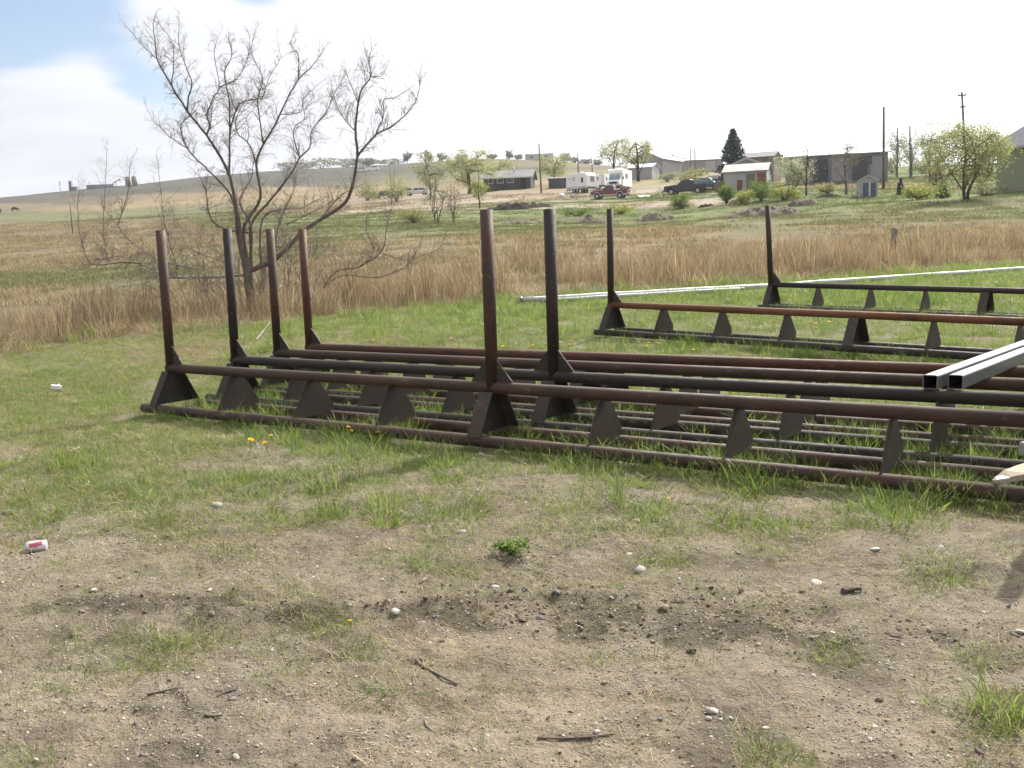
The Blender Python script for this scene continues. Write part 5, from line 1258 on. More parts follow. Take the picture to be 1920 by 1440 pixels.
# oil lease on the left ridge
def oil_tank(px, label):
    p = far(px, 520); root = empty('oil_tank', p, 0, label, 'tank', 'oil tanks on the ridge')
    MB().tube([(0, 0, -.5), (0, 0, 4.6)], 1.32, 20).build('shell', M['tank'], root, True); MB().tube([(0, 0, 4.6), (0, 0, 4.85)], [1.32, .15], 20).build('roof', M['tank'], root, True)
    MB().tube([(0, -1.0, 4.7), (0, -1.0, 5.2)], .05, 6).build('vent', M['black'], root)
oil_tank(244.5, 'left of two squat oil tanks standing on the left ridge'); oil_tank(257, 'right of two squat oil tanks standing on the left ridge')
def pumpjack():
    p = far(222, 515); root = empty('pumpjack', p, 0, 'small oil pumpjack on the left ridge beside the two tanks', 'pumpjack'); m = M['blue_far']
    for x0 in (-.9, .9): MB().tube([(x0 - .4, 0, 0), (-.2, 0, 2.7)], .13, 6).build('samson_leg', m, root)
    MB().tube([(-1.9, 0, 1.9), (-.2, 0, 2.75), (1.9, 0, 3.7)], .2, 6).build('walking_beam', m, root)
    MB().prism([(1.7, 3.1), (2.1, 3.0), (2.3, 3.5), (2.0, 4.1), (1.6, 4.0)], -.15, .15, 'y').build('horse_head', m, root); MB().tube([(2.2, 0, 3.0), (2.2, 0, 0)], .05, 6).build('polished_rod', m, root)
    MB().box((-1.9, 0, 1.0), (.7, .3, 1.5)).build('counterweight', m, root); MB().box((0, 0, .1), (4.6, 1.2, .5)).build('skid', m, root)
pumpjack()
def lease():
    p = far(192, 520); root = empty('lease_building', p, 0, 'long low dark building on the left ridge beside the pumpjack', 'building')
    MB().box((0, 0, .4), (12.6, 3.5, 2.4)).build('wall', M['dgrey_wall'], root); MB().box((-.2, 0, 1.68), (12.9, 3.8, .16)).build('roof', M['blue_far'], root); MB().box((-5.4, -.4, 2.1), (.1, .1, 3.2)).build('mast', M['blue_far'], root)
    p = far(140, 520); root = empty('treater_tower', p, 0, 'blue grey treater tower with a low box on the left ridge', 'tower')
    MB().tube([(-1.0, 0, -.5), (-1.0, 0, 4.6), (-1.0, 0, 4.9)], [.75, .75, .3], 14).build('vessel', M['blue_far'], root, True); MB().box((1.1, 0, .9), (2.6, 2, 2.2)).build('box', M['blue_far'], root); MB().tube([(-1.5, 0, 4.6), (-1.5, 0, 5.6)], .1, 6).build('stack', M['blue_far'], root)
    p = far(117, 520); root = empty('radio_mast', p, 0, 'slender mast with short arms, leftmost on the ridge', 'mast')
    MB().tube([(0, 0, -.3), (0, 0, 5.2)], .12, 6).build('shaft', M['blue_far'], root)
    for z0, w_ in ((3.6, 1.4), (4.5, 1.0)): MB().box((0, 0, z0), (w_, .15, .18)).build('arm', M['blue_far'], root)
lease()
def cow(px, py, depth, label, flip):
    p = far(px, depth); root = link(bpy.data.objects.new('cow', bpy.data.meshes.new('cow'))); me = root.data; bm = bmesh.new(); s = -1 if flip else 1
    J = [((0, 0, 1.1), .36), ((.55 * s, 0, 1.15), .36), ((-.55 * s, 0, 1.12), .34), ((.95 * s, 0, 1.05), .22), ((1.2 * s, 0, .62), .14), ((1.38 * s, 0, .35), .09)]
    vs = [bm.verts.new(q) for q, _ in J]; rr = [r for _, r in J]
    for a, b in ((2, 0), (0, 1), (1, 3), (3, 4), (4, 5)): bm.edges.new((vs[a], vs[b]))
    for i, x0, yy in ((1, .55, .2), (1, .6, -.2), (2, -.6, .2), (2, -.55, -.2)):
        a = vs[i]
        for z0, r in ((.7, .14), (.4, .085), (.02, .08)): b = bm.verts.new((x0 * s, yy, z0)); rr.append(r); bm.edges.new((a, b)); a = b
    a = vs[2]
    for q, r in (((-.9 * s, 0, 1.1), .05), ((-.97 * s, 0, .6), .035)): b = bm.verts.new(q); rr.append(r); bm.edges.new((a, b)); a = b
    bm.to_mesh(me); bm.free(); me.materials.append(M['cow']); m = root.modifiers.new('skin', 'SKIN')
    for v, r in zip(me.skin_vertices[0].data, rr): v.radius = (r, r)
    me.skin_vertices[0].data[0].use_root = True
    root.modifiers.new('sub', 'SUBSURF').levels = 1; root.location = p; root.rotation_euler = (0, 0, .2); tag(root, label, 'cow', 'cattle grazing on the left hill'); root.scale = (1.15,) * 3
cow(28, 396, 330, 'dark cow grazing on the tan left hillside, the whole animal in view', False); cow(-3, 398, 330, 'dark cow cut off by the left edge of the view', True)

# mounds of dug earth
def mound(px, py, wpx, hpx, label, mat, seed, depth_k=.55, lumps=1):
    p = at(px, py); D = p.y; w, h = S_(wpx, D), S_(hpx, D); n = 52; g = np.random.default_rng(seed)
    u = np.linspace(-1, 1, n); X, Y = np.meshgrid(u, u); rr = np.sqrt(X ** 2 + Y ** 2); x, y = X * w * .62, Y * w * depth_k * .5
    peaks = np.exp(-(((X) / .55) ** 2 + (Y / .6) ** 2))
    for _ in range(lumps): a, b = g.uniform(-.6, .6), g.uniform(-.4, .4); peaks = np.maximum(peaks, g.uniform(.5, .95) * np.exp(-(((X - a) / .3) ** 2 + ((Y - b) / .4) ** 2)))
    s = 1.0 / max(w, .1)
    nz = fbm(x * 2.2 + seed, y * 2.2, seed, 4) - .5; n5 = fbm(x * 6, y * 6, seed + 3, 3) - .5
    z = h * .72 * (peaks ** .8 * (1 + .9 * nz + .5 * n5) + .25 * nz) * sstep(1.0, .72, rr) - .12 * sstep(.6, 1.0, rr) - .03
    zz_ = gh(p.x + x, p.y + y) - p.z
    V = np.stack([x.ravel(), y.ravel(), (z + zz_).ravel()], -1); i = np.arange(n - 1); I, Jx = np.meshgrid(i, i); q = (Jx * n + I).ravel(); F = np.stack([q, q + 1, q + n + 1, q + n], -1)
    me = np_mesh('earth_mound', V, F, None, True, [M[mat]]); o = link(bpy.data.objects.new('earth_mound', me)); o.location = p; tag(o, label, 'mound', 'mounds of dug earth')
def earth(name, a, b):
    t = NT(name); p = t.pos(); f = t.math('ADD', t.math('MULTIPLY', t.noise(p, 2.5, 5, .65), .6), t.math('MULTIPLY', t.noise(p, 14, 4, .7), .4))
    return t.bsdf(t.ramp(f, [(.3, a), (.7, b)]), .95, 0, .1, bump=t.noise(p, 6, 5, .7), bstr=.9, bdist=.15)
M['earth'] = earth('dug_earth', (.12, .098, .078), (.26, .215, .17)); M['earth_dk'] = earth('dark_dug_earth', (.035, .030, .028), (.075, .062, .052))
mound(968, 392, 128, 15, 'long dark heap of earth beside the dirt road', 'earth_dk', 5, .35, 4)
mound(972, 420, 84, 12, 'flat grey brown mound behind the middle posts', 'earth', 6, .5, 3)
mound(1104, 419, 74, 19, 'pointed mound just left of the third post row top', 'earth', 7, .6, 1)
mound(1229, 414, 84, 22, 'broad pale mound in the middle of the pasture', 'earth', 8, .6, 2)
mound(1322, 433, 52, 9, 'low flat mound nearest the tall dry grass', 'earth', 9, .6, 2)
mound(1424, 407, 140, 27, 'largest lumpy mound, behind the leaning post', 'earth', 10, .6, 6)
mound(1508, 385, 66, 16, 'small peaked mound with a long tail near the bushes', 'earth', 11, .6, 2)
mound(1552, 369, 46, 11, 'dark mound in front of the long building', 'earth_dk', 12, .6, 1)
mound(1322, 388, 34, 8, 'scattered clods left of the green bush', 'earth_dk', 13, .6, 3)
mound(1376, 384, 46, 12, 'small mound at the foot of the tall green bush', 'earth', 14, .6, 2)

# ------------------------------------------------------------------ trees and shrubs
LEAF = dict(
    spring=leafmat('spring_leaves', [(0, (.155, .175, .070)), (.5, (.245, .255, .115)), (1, (.37, .36, .20))], .58, .5, 0.0),
    olive=leafmat('olive_leaves', [(0, (.13, .14, .06)), (.5, (.20, .20, .09)), (1, (.29, .28, .14))], .55, .5, 0.0),
    green=leafmat('fresh_green_leaves', [(0, (.055, .105, .022)), (.5, (.10, .165, .034)), (1, (.19, .235, .06))], .5, .5, 0.0),
    yellow=leafmat('yellow_green_leaves', [(0, (.16, .20, .035)), (.5, (.22, .24, .05)), (1, (.34, .33, .10))], .5, .5, 0.0),
    brown=leafmat('reddish_buds', [(0, (.11, .075, .055)), (.5, (.16, .115, .08)), (1, (.24, .19, .12))], .35, .6, 0.0),
    white=leafmat('white_blossom', [(0, (.13, .16, .06)), (.4, (.36, .38, .26)), (1, (.62, .62, .52))], .4, .6, 0.0),
    grey=leafmat('grey_green_leaves', [(0, (.15, .16, .11)), (.5, (.22, .225, .16)), (1, (.31, .30, .22))], .55, .6, 0.0),
    ridge=leafmat('hazy_grey_leaves', [(0, (.12, .125, .10)), (.5, (.165, .17, .135)), (1, (.24, .24, .19))], .45, .6, 0.0),  # haze of the far ridge mixed into the leaf colour
    fir=leafmat('spruce_needles', [(0, (.030, .048, .048)), (.5, (.055, .082, .078)), (1, (.10, .135, .125))], .2, .6, 0.0),  # lightened and blued, distance haze painted into the needles
)
def leaves(name, cen, mat, size, parent, seed, kind=None):
    """leaf sized faces at the given points, turned every way"""
    g = np.random.default_rng(seed); n = len(cen); cen = np.asarray(cen)
    a = g.normal(size=(n, 3)); a /= np.linalg.norm(a, axis=1)[:, None]; b = g.normal(size=(n, 3)); b -= a * (a * b).sum(1)[:, None]; b /= np.linalg.norm(b, axis=1)[:, None]
    s = size * (.55 + .9 * g.random(n))[:, None]
    V = np.stack([cen - a * s * .5, cen + b * s * .32, cen + a * s * .5, cen - b * s * .32], 1).reshape(-1, 3)
    F = np.arange(4 * n).reshape(-1, 4)
    ti = np.repeat(np.clip(g.normal(.5, .24, n), 0, 1), 4)
    me = np_mesh(name, V, F, dict(tint=('FLOAT', ti.astype(np.float32))), False, [mat]); o = link(bpy.data.objects.new(name, me)); o.parent = parent
    if kind: o['kind'] = kind
    return o
def tree(name, px, base_py, top_py, wpx, label, cat='tree', leaf='spring', n=1600, seed=0, depth=None, trunk_px=6, crown0=.25, stems=1, size_px=2.2, bark='bark_dk', group=None, open_=.5, spread=1.0, cl=46, dome=.75, bare=.0):
    n = int(n * 2.3) if leaf not in ('brown',) else int(n * 1.7)
    p = far(px, depth) if depth else at(px, base_py)
    D = p.y; H = S_(base_py - top_py, D); Rw = S_(wpx, D) / 2; g = random.Random(seed + 500); gn = np.random.default_rng(seed + 500)
    root = empty(name, p, g.random() * 6, label, cat, group); tr = S_(trunk_px, D) / 2
    tb = MB(); lb = MB(); tips = []
    for s in range(stems):
        off = Vector((g.uniform(-1, 1), g.uniform(-1, 1), 0)) * (tr * 2.2 if stems > 1 else 0)
        top = Vector((off.x * 3 + g.uniform(-.1, .1) * Rw, off.y * 3 + g.uniform(-.1, .1) * Rw, H * (crown0 + .30)))
        P = smooth_path([off + Vector((0, 0, -.3)), off + Vector((g.uniform(-.05, .05) * Rw, 0, H * crown0 * .6)), top, top + Vector((g.uniform(-.2, .2) * Rw, g.uniform(-.2, .2) * Rw, H * .25))], 4)
        tb.tube(P, [tr / math.sqrt(stems) * (1.1 - .9 * i / (len(P) - 1)) for i in range(len(P))], 8)
        nl = int(9 / stems) + 3
        for i in range(nl):
            k = int(len(P) * g.uniform(.28, .98)); q = P[min(k, len(P) - 1)]; a = 6.283 * (i / nl) + g.uniform(-.5, .5); zf = g.uniform(crown0 + .05, 1.0)
            rr = Rw * math.sqrt(max(0.05, 1 - ((zf - .62) / .55) ** 2)) * g.uniform(.6, .95)
            e = Vector((math.cos(a) * rr, math.sin(a) * rr, H * zf * .96)); mid = q.lerp(e, .5) + Vector((g.uniform(-.1, .1) * Rw, g.uniform(-.1, .1) * Rw, H * .04))
            LP = smooth_path([q, mid, e], 3); lb.tube(LP, [tr * .30 * (1 - .85 * j / (len(LP) - 1)) + .008 for j in range(len(LP))], 5, False); tips += [LP[-1], LP[-2], LP[len(LP) // 2 + 1]]
            for _ in range(5):
                j = g.randrange(2, len(LP)); d = Vector((g.gauss(0, 1), g.gauss(0, 1), g.gauss(.5, .8))) * Rw * .22
                lb.tube([LP[j], LP[j] + d * .5 + Vector((0, 0, .02)), LP[j] + d], [tr * .12 + .008, tr * .08 + .006, .005], 3, False); tips.append(LP[j] + d)
    tb.build('trunk', M[bark], root, True); lb.build('limbs', M[bark], root, True)
    # clumps of foliage about the branch ends and through the outer shell of the crown
    cc = [tuple(t) for t in tips]
    while len(cc) < cl + len(tips):
        v = gn.normal(size=3); v /= np.linalg.norm(v); rr = gn.uniform(.55, 1.0); c = np.array([v[0] * Rw * rr, v[1] * Rw * rr, H * (crown0 + (1 - crown0) * (.5 + .5 * v[2] * rr * dome + (1 - dome) * .1))])
        if gn.random() < open_ or v[2] > -.3: cc.append(tuple(c))
    cc = np.array(cc); w = gn.uniform(.25, 1.6, len(cc)); w /= w.sum(); idx = gn.choice(len(cc), n, p=w); sg = np.array([Rw, Rw, H * .5]) * .12 * spread
    pts_ = cc[idx] + gn.normal(size=(n, 3)) * sg * gn.uniform(.5, 1.5, len(cc))[idx][:, None]
    pts_ = pts_[pts_[:, 2] > H * crown0 * .45]; pts_[:, 2] = np.minimum(pts_[:, 2], H * 1.01)
    leaves('crown', pts_, LEAF[leaf], S_(size_px, D), root, seed)
    return root
def shrub(px, base_py, top_py, wpx, label, leaf='green', n=700, seed=0, depth=None, name='shrub', size_px=2.6, group=None, cat='bush'):
    n = int(n * 2.4); p = far(px, depth) if depth else at(px, base_py); D = p.y; H = S_(base_py - top_py, D); Rw = S_(wpx, D) / 2; g = random.Random(seed + 900); gn = np.random.default_rng(seed + 900)
    root = empty(name, p, 0, label, cat, group); b = MB(); tips = []
    for i in range(26):
        a = g.random() * 6.283; r = Rw * math.sqrt(g.random()) * .95; z = H * g.uniform(.18, .98) * (1 - .35 * (r / Rw) ** 2); e = Vector((math.cos(a) * r, math.sin(a) * r, z))
        b.tube(smooth_path([Vector((g.uniform(-.1, .1), g.uniform(-.1, .1), -.1)), e * .5 + Vector((0, 0, H * .1)), e], 3), [.022, .02, .018, .015, .012, .008, .006], 4, False); tips += [e, e * .8, e * .6 + Vector((0, 0, H * .08))]
    b.build('stems', M['bark'], root)
    cc = np.array([tuple(t) for t in tips]); w = gn.uniform(.3, 1.4, len(cc)); w /= w.sum(); idx = gn.choice(len(cc), n, p=w)
    P = cc[idx] + gn.normal(size=(n, 3)) * np.array([Rw, Rw, H * .5]) * .16; P = P[P[:, 2] > .02]
    leaves('foliage', P, LEAF[leaf], S_(size_px, D), root, seed); return root
def spruce(px, base_py, top_py, wpx, depth, label, seed=3):
    p = far(px, depth); D = p.y; H = S_(base_py - top_py, D) + 1.0; Rw = S_(wpx, D) / 2; g = np.random.default_rng(seed); root = empty('spruce_tree', p, 0, label, 'tree')
    MB().tube([(0, 0, -.3), (0, 0, H * .5), (0, 0, H)], [.22, .14, .02], 8).build('trunk', M['bark_dk'], root, True)
    C_ = []; b = MB()
    for k in range(30):
        t = k / 29; z = H * (.10 + .88 * t); R_ = Rw * (1 - t) ** .80 * g.uniform(.82, 1.12) + .12; nb = 9 if t < .8 else 6
        for j in range(nb):
            a = 6.283 * j / nb + g.uniform(-.3, .3); r = R_ * g.uniform(.7, 1.12); e = np.array([math.cos(a) * r, math.sin(a) * r, z - .20 * r + .16 * r * (t > .4)])
            b.tube([(0, 0, z), tuple(e * [.5, .5, 1] + [0, 0, .05]), tuple(e + [0, 0, .12])], [.03, .02, .008], 3, False)
            m = int(26 * (.4 + r / Rw)); u = g.random(m) ** .7; q = np.array([0, 0, z])[None] * (1 - u[:, None]) + (e + [0, 0, .12])[None] * u[:, None]; q = q + g.normal(size=(m, 3)) * np.array([.16, .16, .09]) * (1.1 - .5 * u[:, None]); q[:, 2] -= .06; C_.append(q)
    b.build('boughs', M['bark_dk'], root); leaves('needles', np.vstack(C_), LEAF['fir'], S_(4.2, D), root, seed)
spruce(1375, 322, 229, 84, 128, 'tall dark spruce tree standing behind the tin roofed shed')
# round trees left of the low house
tree('leafy_tree', 882, 360, 285, 112, 'spreading yellow green tree with forked limbs left of the low dark house', leaf='spring', n=3000, seed=1, depth=163, trunk_px=9, crown0=.28)
tree('leafy_tree', 808, 372, 293, 62, 'narrower hazy green tree left of the spreading yellow green tree', leaf='olive', n=1300, seed=2, depth=160, trunk_px=4, crown0=.3)
tree('leafy_tree', 900, 391, 338, 38, 'little yellow green tree growing by the left end of the dark earth heap', leaf='yellow', n=700, seed=3, depth=118, trunk_px=3, crown0=.35)
tree('leafy_tree', 940, 352, 303, 70, 'low olive tree crown above the roof of the dark house', leaf='spring', n=900, seed=4, depth=185, trunk_px=4, crown0=.3)
tree('bare_shrub_tree', 818, 432, 345, 56, 'grey leafless thicket tree in the hollow right of the bare tree', leaf='grey', n=520, seed=5, depth=86, trunk_px=4, crown0=.12, stems=4, bark='bark', size_px=1.8)
tree('bare_shrub_tree', 849, 428, 352, 40, 'slim leafless sapling beside the grey thicket in the hollow', leaf='brown', n=260, seed=6, depth=88, trunk_px=3, crown0=.2, stems=2, bark='bark', size_px=1.8)
shrub(775, 432, 395, 84, 'dull green low shrubs under the grey thicket tree', 'olive', 800, 7, depth=88)
shrub(745, 392, 336, 54, 'pale yellow shrub behind the right limb of the bare tree', 'spring', 620, 8, depth=150)
shrub(690, 390, 350, 60, 'sparse olive shrub left of the parked cars', 'olive', 500, 9, depth=165)
# behind the trailers
tree('leafy_tree', 1040, 350, 292, 62, 'yellow green tree behind the dark shed left of the trailer', leaf='spring', n=1300, seed=10, depth=182, trunk_px=4, crown0=.15)
tree('leafy_tree', 1152, 352, 266, 72, 'left half of the pair of pale trees behind the motorhome', leaf='spring', n=1200, seed=11, depth=186, trunk_px=5, crown0=.32, spread=1.1)
tree('leafy_tree', 1198, 346, 266, 72, 'right tree of the pale pair, its dark trunk beside the motorhome', leaf='spring', n=1200, seed=12, depth=176, trunk_px=7, crown0=.34, spread=1.1)
shrub(1300, 345, 312, 74, 'grey olive thicket in front of the warehouse', 'olive', 700, 13, depth=165)
shrub(1252, 343, 322, 46, 'dark low bushes below the grey barn', 'grey', 350, 14, depth=172)
shrub(1275, 391, 362, 40, 'rounded green bush below the dark navy pickup', 'green', 700, 15)
shrub(1362, 383, 340, 36, 'upright fresh green bush in front of the tin roofed shed', 'green', 900, 16)
shrub(1165, 401, 381, 60, 'low yellow green growth below the maroon pickup', 'yellow', 420, 17)
shrub(1082, 405, 388, 60, 'low green weeds in front of the dirt track', 'green', 380, 18)
# orchard group in front of the long building
tree('blossom_tree', 1487, 352, 288, 70, 'white blossoming tree in front of the long dark building', leaf='white', n=1900, seed=19, depth=100, trunk_px=4, crown0=.12, stems=3, bark='bark_dk')
shrub(1428, 384, 334, 66, 'large mixed green bush left of the blossoming tree', 'green', 1100, 20, depth=93)
shrub(1470, 380, 345, 66, 'bright yellow green bush under the blossoming tree', 'yellow', 900, 21, depth=91)
shrub(1397, 384, 352, 40, 'yellowish bush beside the largest mound', 'yellow', 500, 22, depth=91)
tree('slim_tree', 1512, 371, 284, 30, 'slim bare tree right of the blossoming tree', leaf='brown', n=220, seed=23, depth=94, trunk_px=4, crown0=.3, bark='bark_dk', size_px=2)
tree('bare_yard_tree', 1586, 366, 268, 66, 'brown budding tree in front of the middle of the long building', leaf='brown', n=900, seed=24, depth=93, trunk_px=5, crown0=.3, bark='bark', size_px=1.9)
shrub(1552, 360, 341, 40, 'small olive bush in front of the long building', 'olive', 350, 25, depth=96)
tree('leafy_tree', 1430, 312, 272, 44, 'brownish bare crown above the roof of the brown barn', leaf='brown', n=420, seed=26, depth=150, trunk_px=4, crown0=.2, size_px=1.9)
# right side
tree('leafy_tree', 1808, 367, 226, 158, 'big spreading yellow green tree in front of the green house', leaf='spring', n=9500, seed=27, depth=69, trunk_px=9, crown0=.17, stems=2, size_px=2.7, cl=150)
shrub(1721, 374, 342, 60, 'bright yellow green shrub left of the big right tree', 'yellow', 1200, 28)
shrub(1766, 372, 344, 32, 'smaller green shrub between the bright shrub and the big tree', 'green', 600, 29)
tree('leafy_tree', 1680, 322, 237, 46, 'pale tall tree around the left of the two right hand poles', leaf='grey', n=800, seed=30, depth=165, trunk_px=4, crown0=.25)
tree('leafy_tree', 1708, 324, 240, 34, 'pale narrow tree around the right of the two right hand poles', leaf='grey', n=600, seed=31, depth=160, trunk_px=3, crown0=.25)
tree('leafy_tree', 1742, 345, 250, 50, 'greyish tree left of the big right tree', leaf='grey', n=900, seed=32, depth=120, trunk_px=4, crown0=.2)
shrub(1752, 348, 300, 44, 'dark brown brushy shrub behind the bright green shrub', 'brown', 700, 33, depth=98)
shrub(1850, 368, 345, 110, 'dark grey green hedge along the wall of the green house', 'grey', 900, 34, depth=73)
tree('leafy_tree', 1612, 300, 262, 60, 'left of two hazy trees showing above the long building', leaf='grey', n=520, seed=35, depth=170, trunk_px=3, crown0=.2)
tree('leafy_tree', 1646, 302, 270, 40, 'right of two hazy trees showing above the long building', leaf='grey', n=400, seed=36, depth=170, trunk_px=3, crown0=.2)
shrub(1672, 338, 300, 66, 'hazy green trees closing the gap right of the long building', 'olive', 800, 37, depth=175, name='far_thicket', cat='thicket')
shrub(1730, 335, 296, 70, 'hazy olive thicket behind the greyish tree', 'olive', 800, 38, depth=170, name='far_thicket', cat='thicket')
# ridge line trees
RT = [(697, 314, 300, 22), (768, 309, 287, 18), (740, 313, 304, 60), (808, 306, 284, 16), (832, 304, 290, 22), (868, 302, 292, 26), (925, 300, 291, 20), (958, 299, 284, 14), (975, 299, 291, 18), (1062, 299, 282, 22), (1078, 300, 288, 16), (1100, 301, 292, 26), (1122, 302, 290, 18),
      (1262, 312, 280, 26), (1285, 312, 284, 30), (545, 333, 320, 60), (610, 325, 309, 64), (655, 320, 306, 60), (575, 330, 314, 60), (690, 317, 305, 60)]
RL = ['lone round tree just right of the bare tree, on the ridge', 'pale pointed tree alone on the ridge', 'low dark bushes on the ridge right of the bare tree', 'thin upright tree on the ridge above the hazy green tree', 'small grey tree on the ridge left of the spreading tree', 'broad low tree on the ridge above the spreading tree', 'small bush on the ridge left of the grey building',
      'slender pointed tree on the ridge left of the grey building', 'dark bush touching the left end of the ridge building', 'bare tree on the ridge right of the grey building', 'small tree on the ridge above the yellow green tree', 'wide bushes on the ridge left of the pale pair', 'small tree on the ridge left of the pale pair', 'faint trees above the warehouse roof, left clump', 'faint trees above the warehouse roof, right clump',
      'leftmost dark ridge bushes behind the bare tree', 'dark ridge trees behind the middle of the bare tree', 'dark ridge trees behind the right of the bare tree', 'grey ridge bushes behind the left limbs of the bare tree', 'grey bushes on the ridge behind the long right limb']
for i, ((px, b, t, w), lb) in enumerate(zip(RT, RL)):
    tree('ridge_tree', px, b, t, w, lb, leaf='ridge', n=330, seed=60 + i, depth=560 if px < 1200 else 330, trunk_px=1.4, crown0=.03, size_px=2.6, group='trees along the ridge', cl=16)

# dirt road that crosses in front of the low house and the trailers
def road(name, PTS, wid, mat):
    V, F = [], []; pl = [at(*q) for q in PTS]; S = []
    for i in range(len(pl) - 1):
        for k in range(14): S.append(pl[i].lerp(pl[i + 1], k / 14))
    S.append(pl[-1]); ws = np.interp(np.linspace(0, 1, len(S)), np.linspace(0, 1, len(wid)), wid)
    for i, p in enumerate(S):
        t = (S[min(i + 1, len(S) - 1)] - S[max(i - 1, 0)]); nn = Vector((-t.y, t.x, 0)).normalized(); w = ws[i] * (.9 + .25 * float(vnoise(i * .35, 0, 5)))
        for k in range(9): q = p + nn * w * (k / 8 - .5); V.append((q.x, q.y, float(gh(q.x, q.y)) + .05 - .09 * (abs(k - 4) == 4)))
    n = len(S)
    for i in range(n - 1):
        for k in range(8): F.append((i * 9 + k, i * 9 + k + 1, (i + 1) * 9 + k + 1, (i + 1) * 9 + k))
    me = np_mesh(name, V, F, None, True, [mat]); o = link(bpy.data.objects.new(name, me)); o['kind'] = 'structure'
M['road'] = earth('pale_dirt_road', (.235, .195, .150), (.36, .305, .235))
road('dirt_road', [(610, 402), (720, 392), (830, 382), (920, 374), (1010, 368), (1100, 364), (1180, 361), (1250, 357), (1330, 352)], [5, 9, 12, 12, 9, 9, 7, 6, 5], M['road'])
road('dirt_track', [(990, 391), (1080, 387), (1180, 384), (1260, 382), (1340, 377), (1385, 372)], [2.5, 5, 7, 8, 8, 4], M['road'])

# ------------------------------------------------------------------ thin spring haze over the whole place
def haze():
    o = MB().box((0, 0, 43), (3240, 3240, 104)).build('haze', bpy.data.materials.new('haze_air')); m = o.data.materials[0]; m.use_nodes = True; t = m.node_tree; t.nodes.clear()
    v = t.nodes.new('ShaderNodeVolumePrincipled'); v.inputs['Color'].default_value = (.93, .95, 1.0, 1); v.inputs['Density'].default_value = 0.00022; v.inputs['Anisotropy'].default_value = .1
    q = t.nodes.new('ShaderNodeOutputMaterial'); t.links.new(v.outputs[0], q.inputs['Volume']); o['kind'] = 'stuff'
haze()

# ------------------------------------------------------------------ small things in the yard
def can():
    p = at(70, 1034); root = empty('drink_can', p + Vector((0, 0, .033)), RAD(12), 'red and white drink can lying on the dirt at the left', 'can')
    r, L = .033, .118; b = MB().tube([(-L / 2, 0, 0), (-L / 2 + .006, 0, 0), (-L / 2 + .012, 0, 0), (L / 2 - .012, 0, 0), (L / 2 - .003, 0, 0)], [r * .80, r * .84, r, r, r * .84], 24)
    b.build('can_body', M['can'], root, True)
    MB().tube([(-L / 2 - .001, 0, 0), (-L / 2 + .001, 0, 0)], r * .78, 24).build('lid', M['rim'], root); MB().tube([(-L / 2 - .004, .006, .004), (-L / 2 - .0015, .006, .004)], .009, 12).build('pull_tab', M['galv'], root)
def canmat():
    t = NT('printed_can'); p = t.pos(True); s = t.n('ShaderNodeSeparateXYZ'); t.l(p, s.inputs[0])
    ang = t.math('ARCTAN2', s.outputs[2], s.outputs[1])         # round the can
    wav = t.math('ADD', ang, t.math('MULTIPLY', t.math('SINE', t.math('MULTIPLY', s.outputs[0], 55)), .22))
    band = t.math('MULTIPLY', t.math('COMPARE', wav, 2.62), 1.0); band.node.inputs[2].default_value = .13
    top = t.math('GREATER_THAN', s.outputs[2], .026)
    ends = t.math('GREATER_THAN', t.math('ABSOLUTE', s.outputs[0]), .046)
    c = t.mix(t.math('MULTIPLY', band, t.math('GREATER_THAN', .036, t.math('ABSOLUTE', s.outputs[0]))), (.74, .74, .76), (.50, .12, .15)); band2 = t.math('COMPARE', ang, 1.75); band2.node.inputs[2].default_value = .12
    c = t.mix(band2, c, (.62, .22, .22)); c = t.mix(ends, c, (.58, .60, .66))
    return t.bsdf(c, .3, .35, .5)
M['can'] = canmat(); can()
def stone(px, py, wpx, mat, label, seed, flat=.58, sub=2, rough=.16, name='stone', cat='stone', group='stones on the dirt'):
    p = at(px, py); w = S_(wpx * .88, p.y); me = lump_mesh(name, seed, M[mat], sub, flat, rough); o = link(bpy.data.objects.new(name, me)); o.location = p + Vector((0, 0, w * flat * .10)); o.scale = (w, w, w); o.rotation_euler = (random.uniform(-.2, .2), random.uniform(-.2, .2), random.random() * 6)
    me.polygons.foreach_set('use_smooth', [name == 'stone'] * len(me.polygons)); tag(o, label, cat, group)
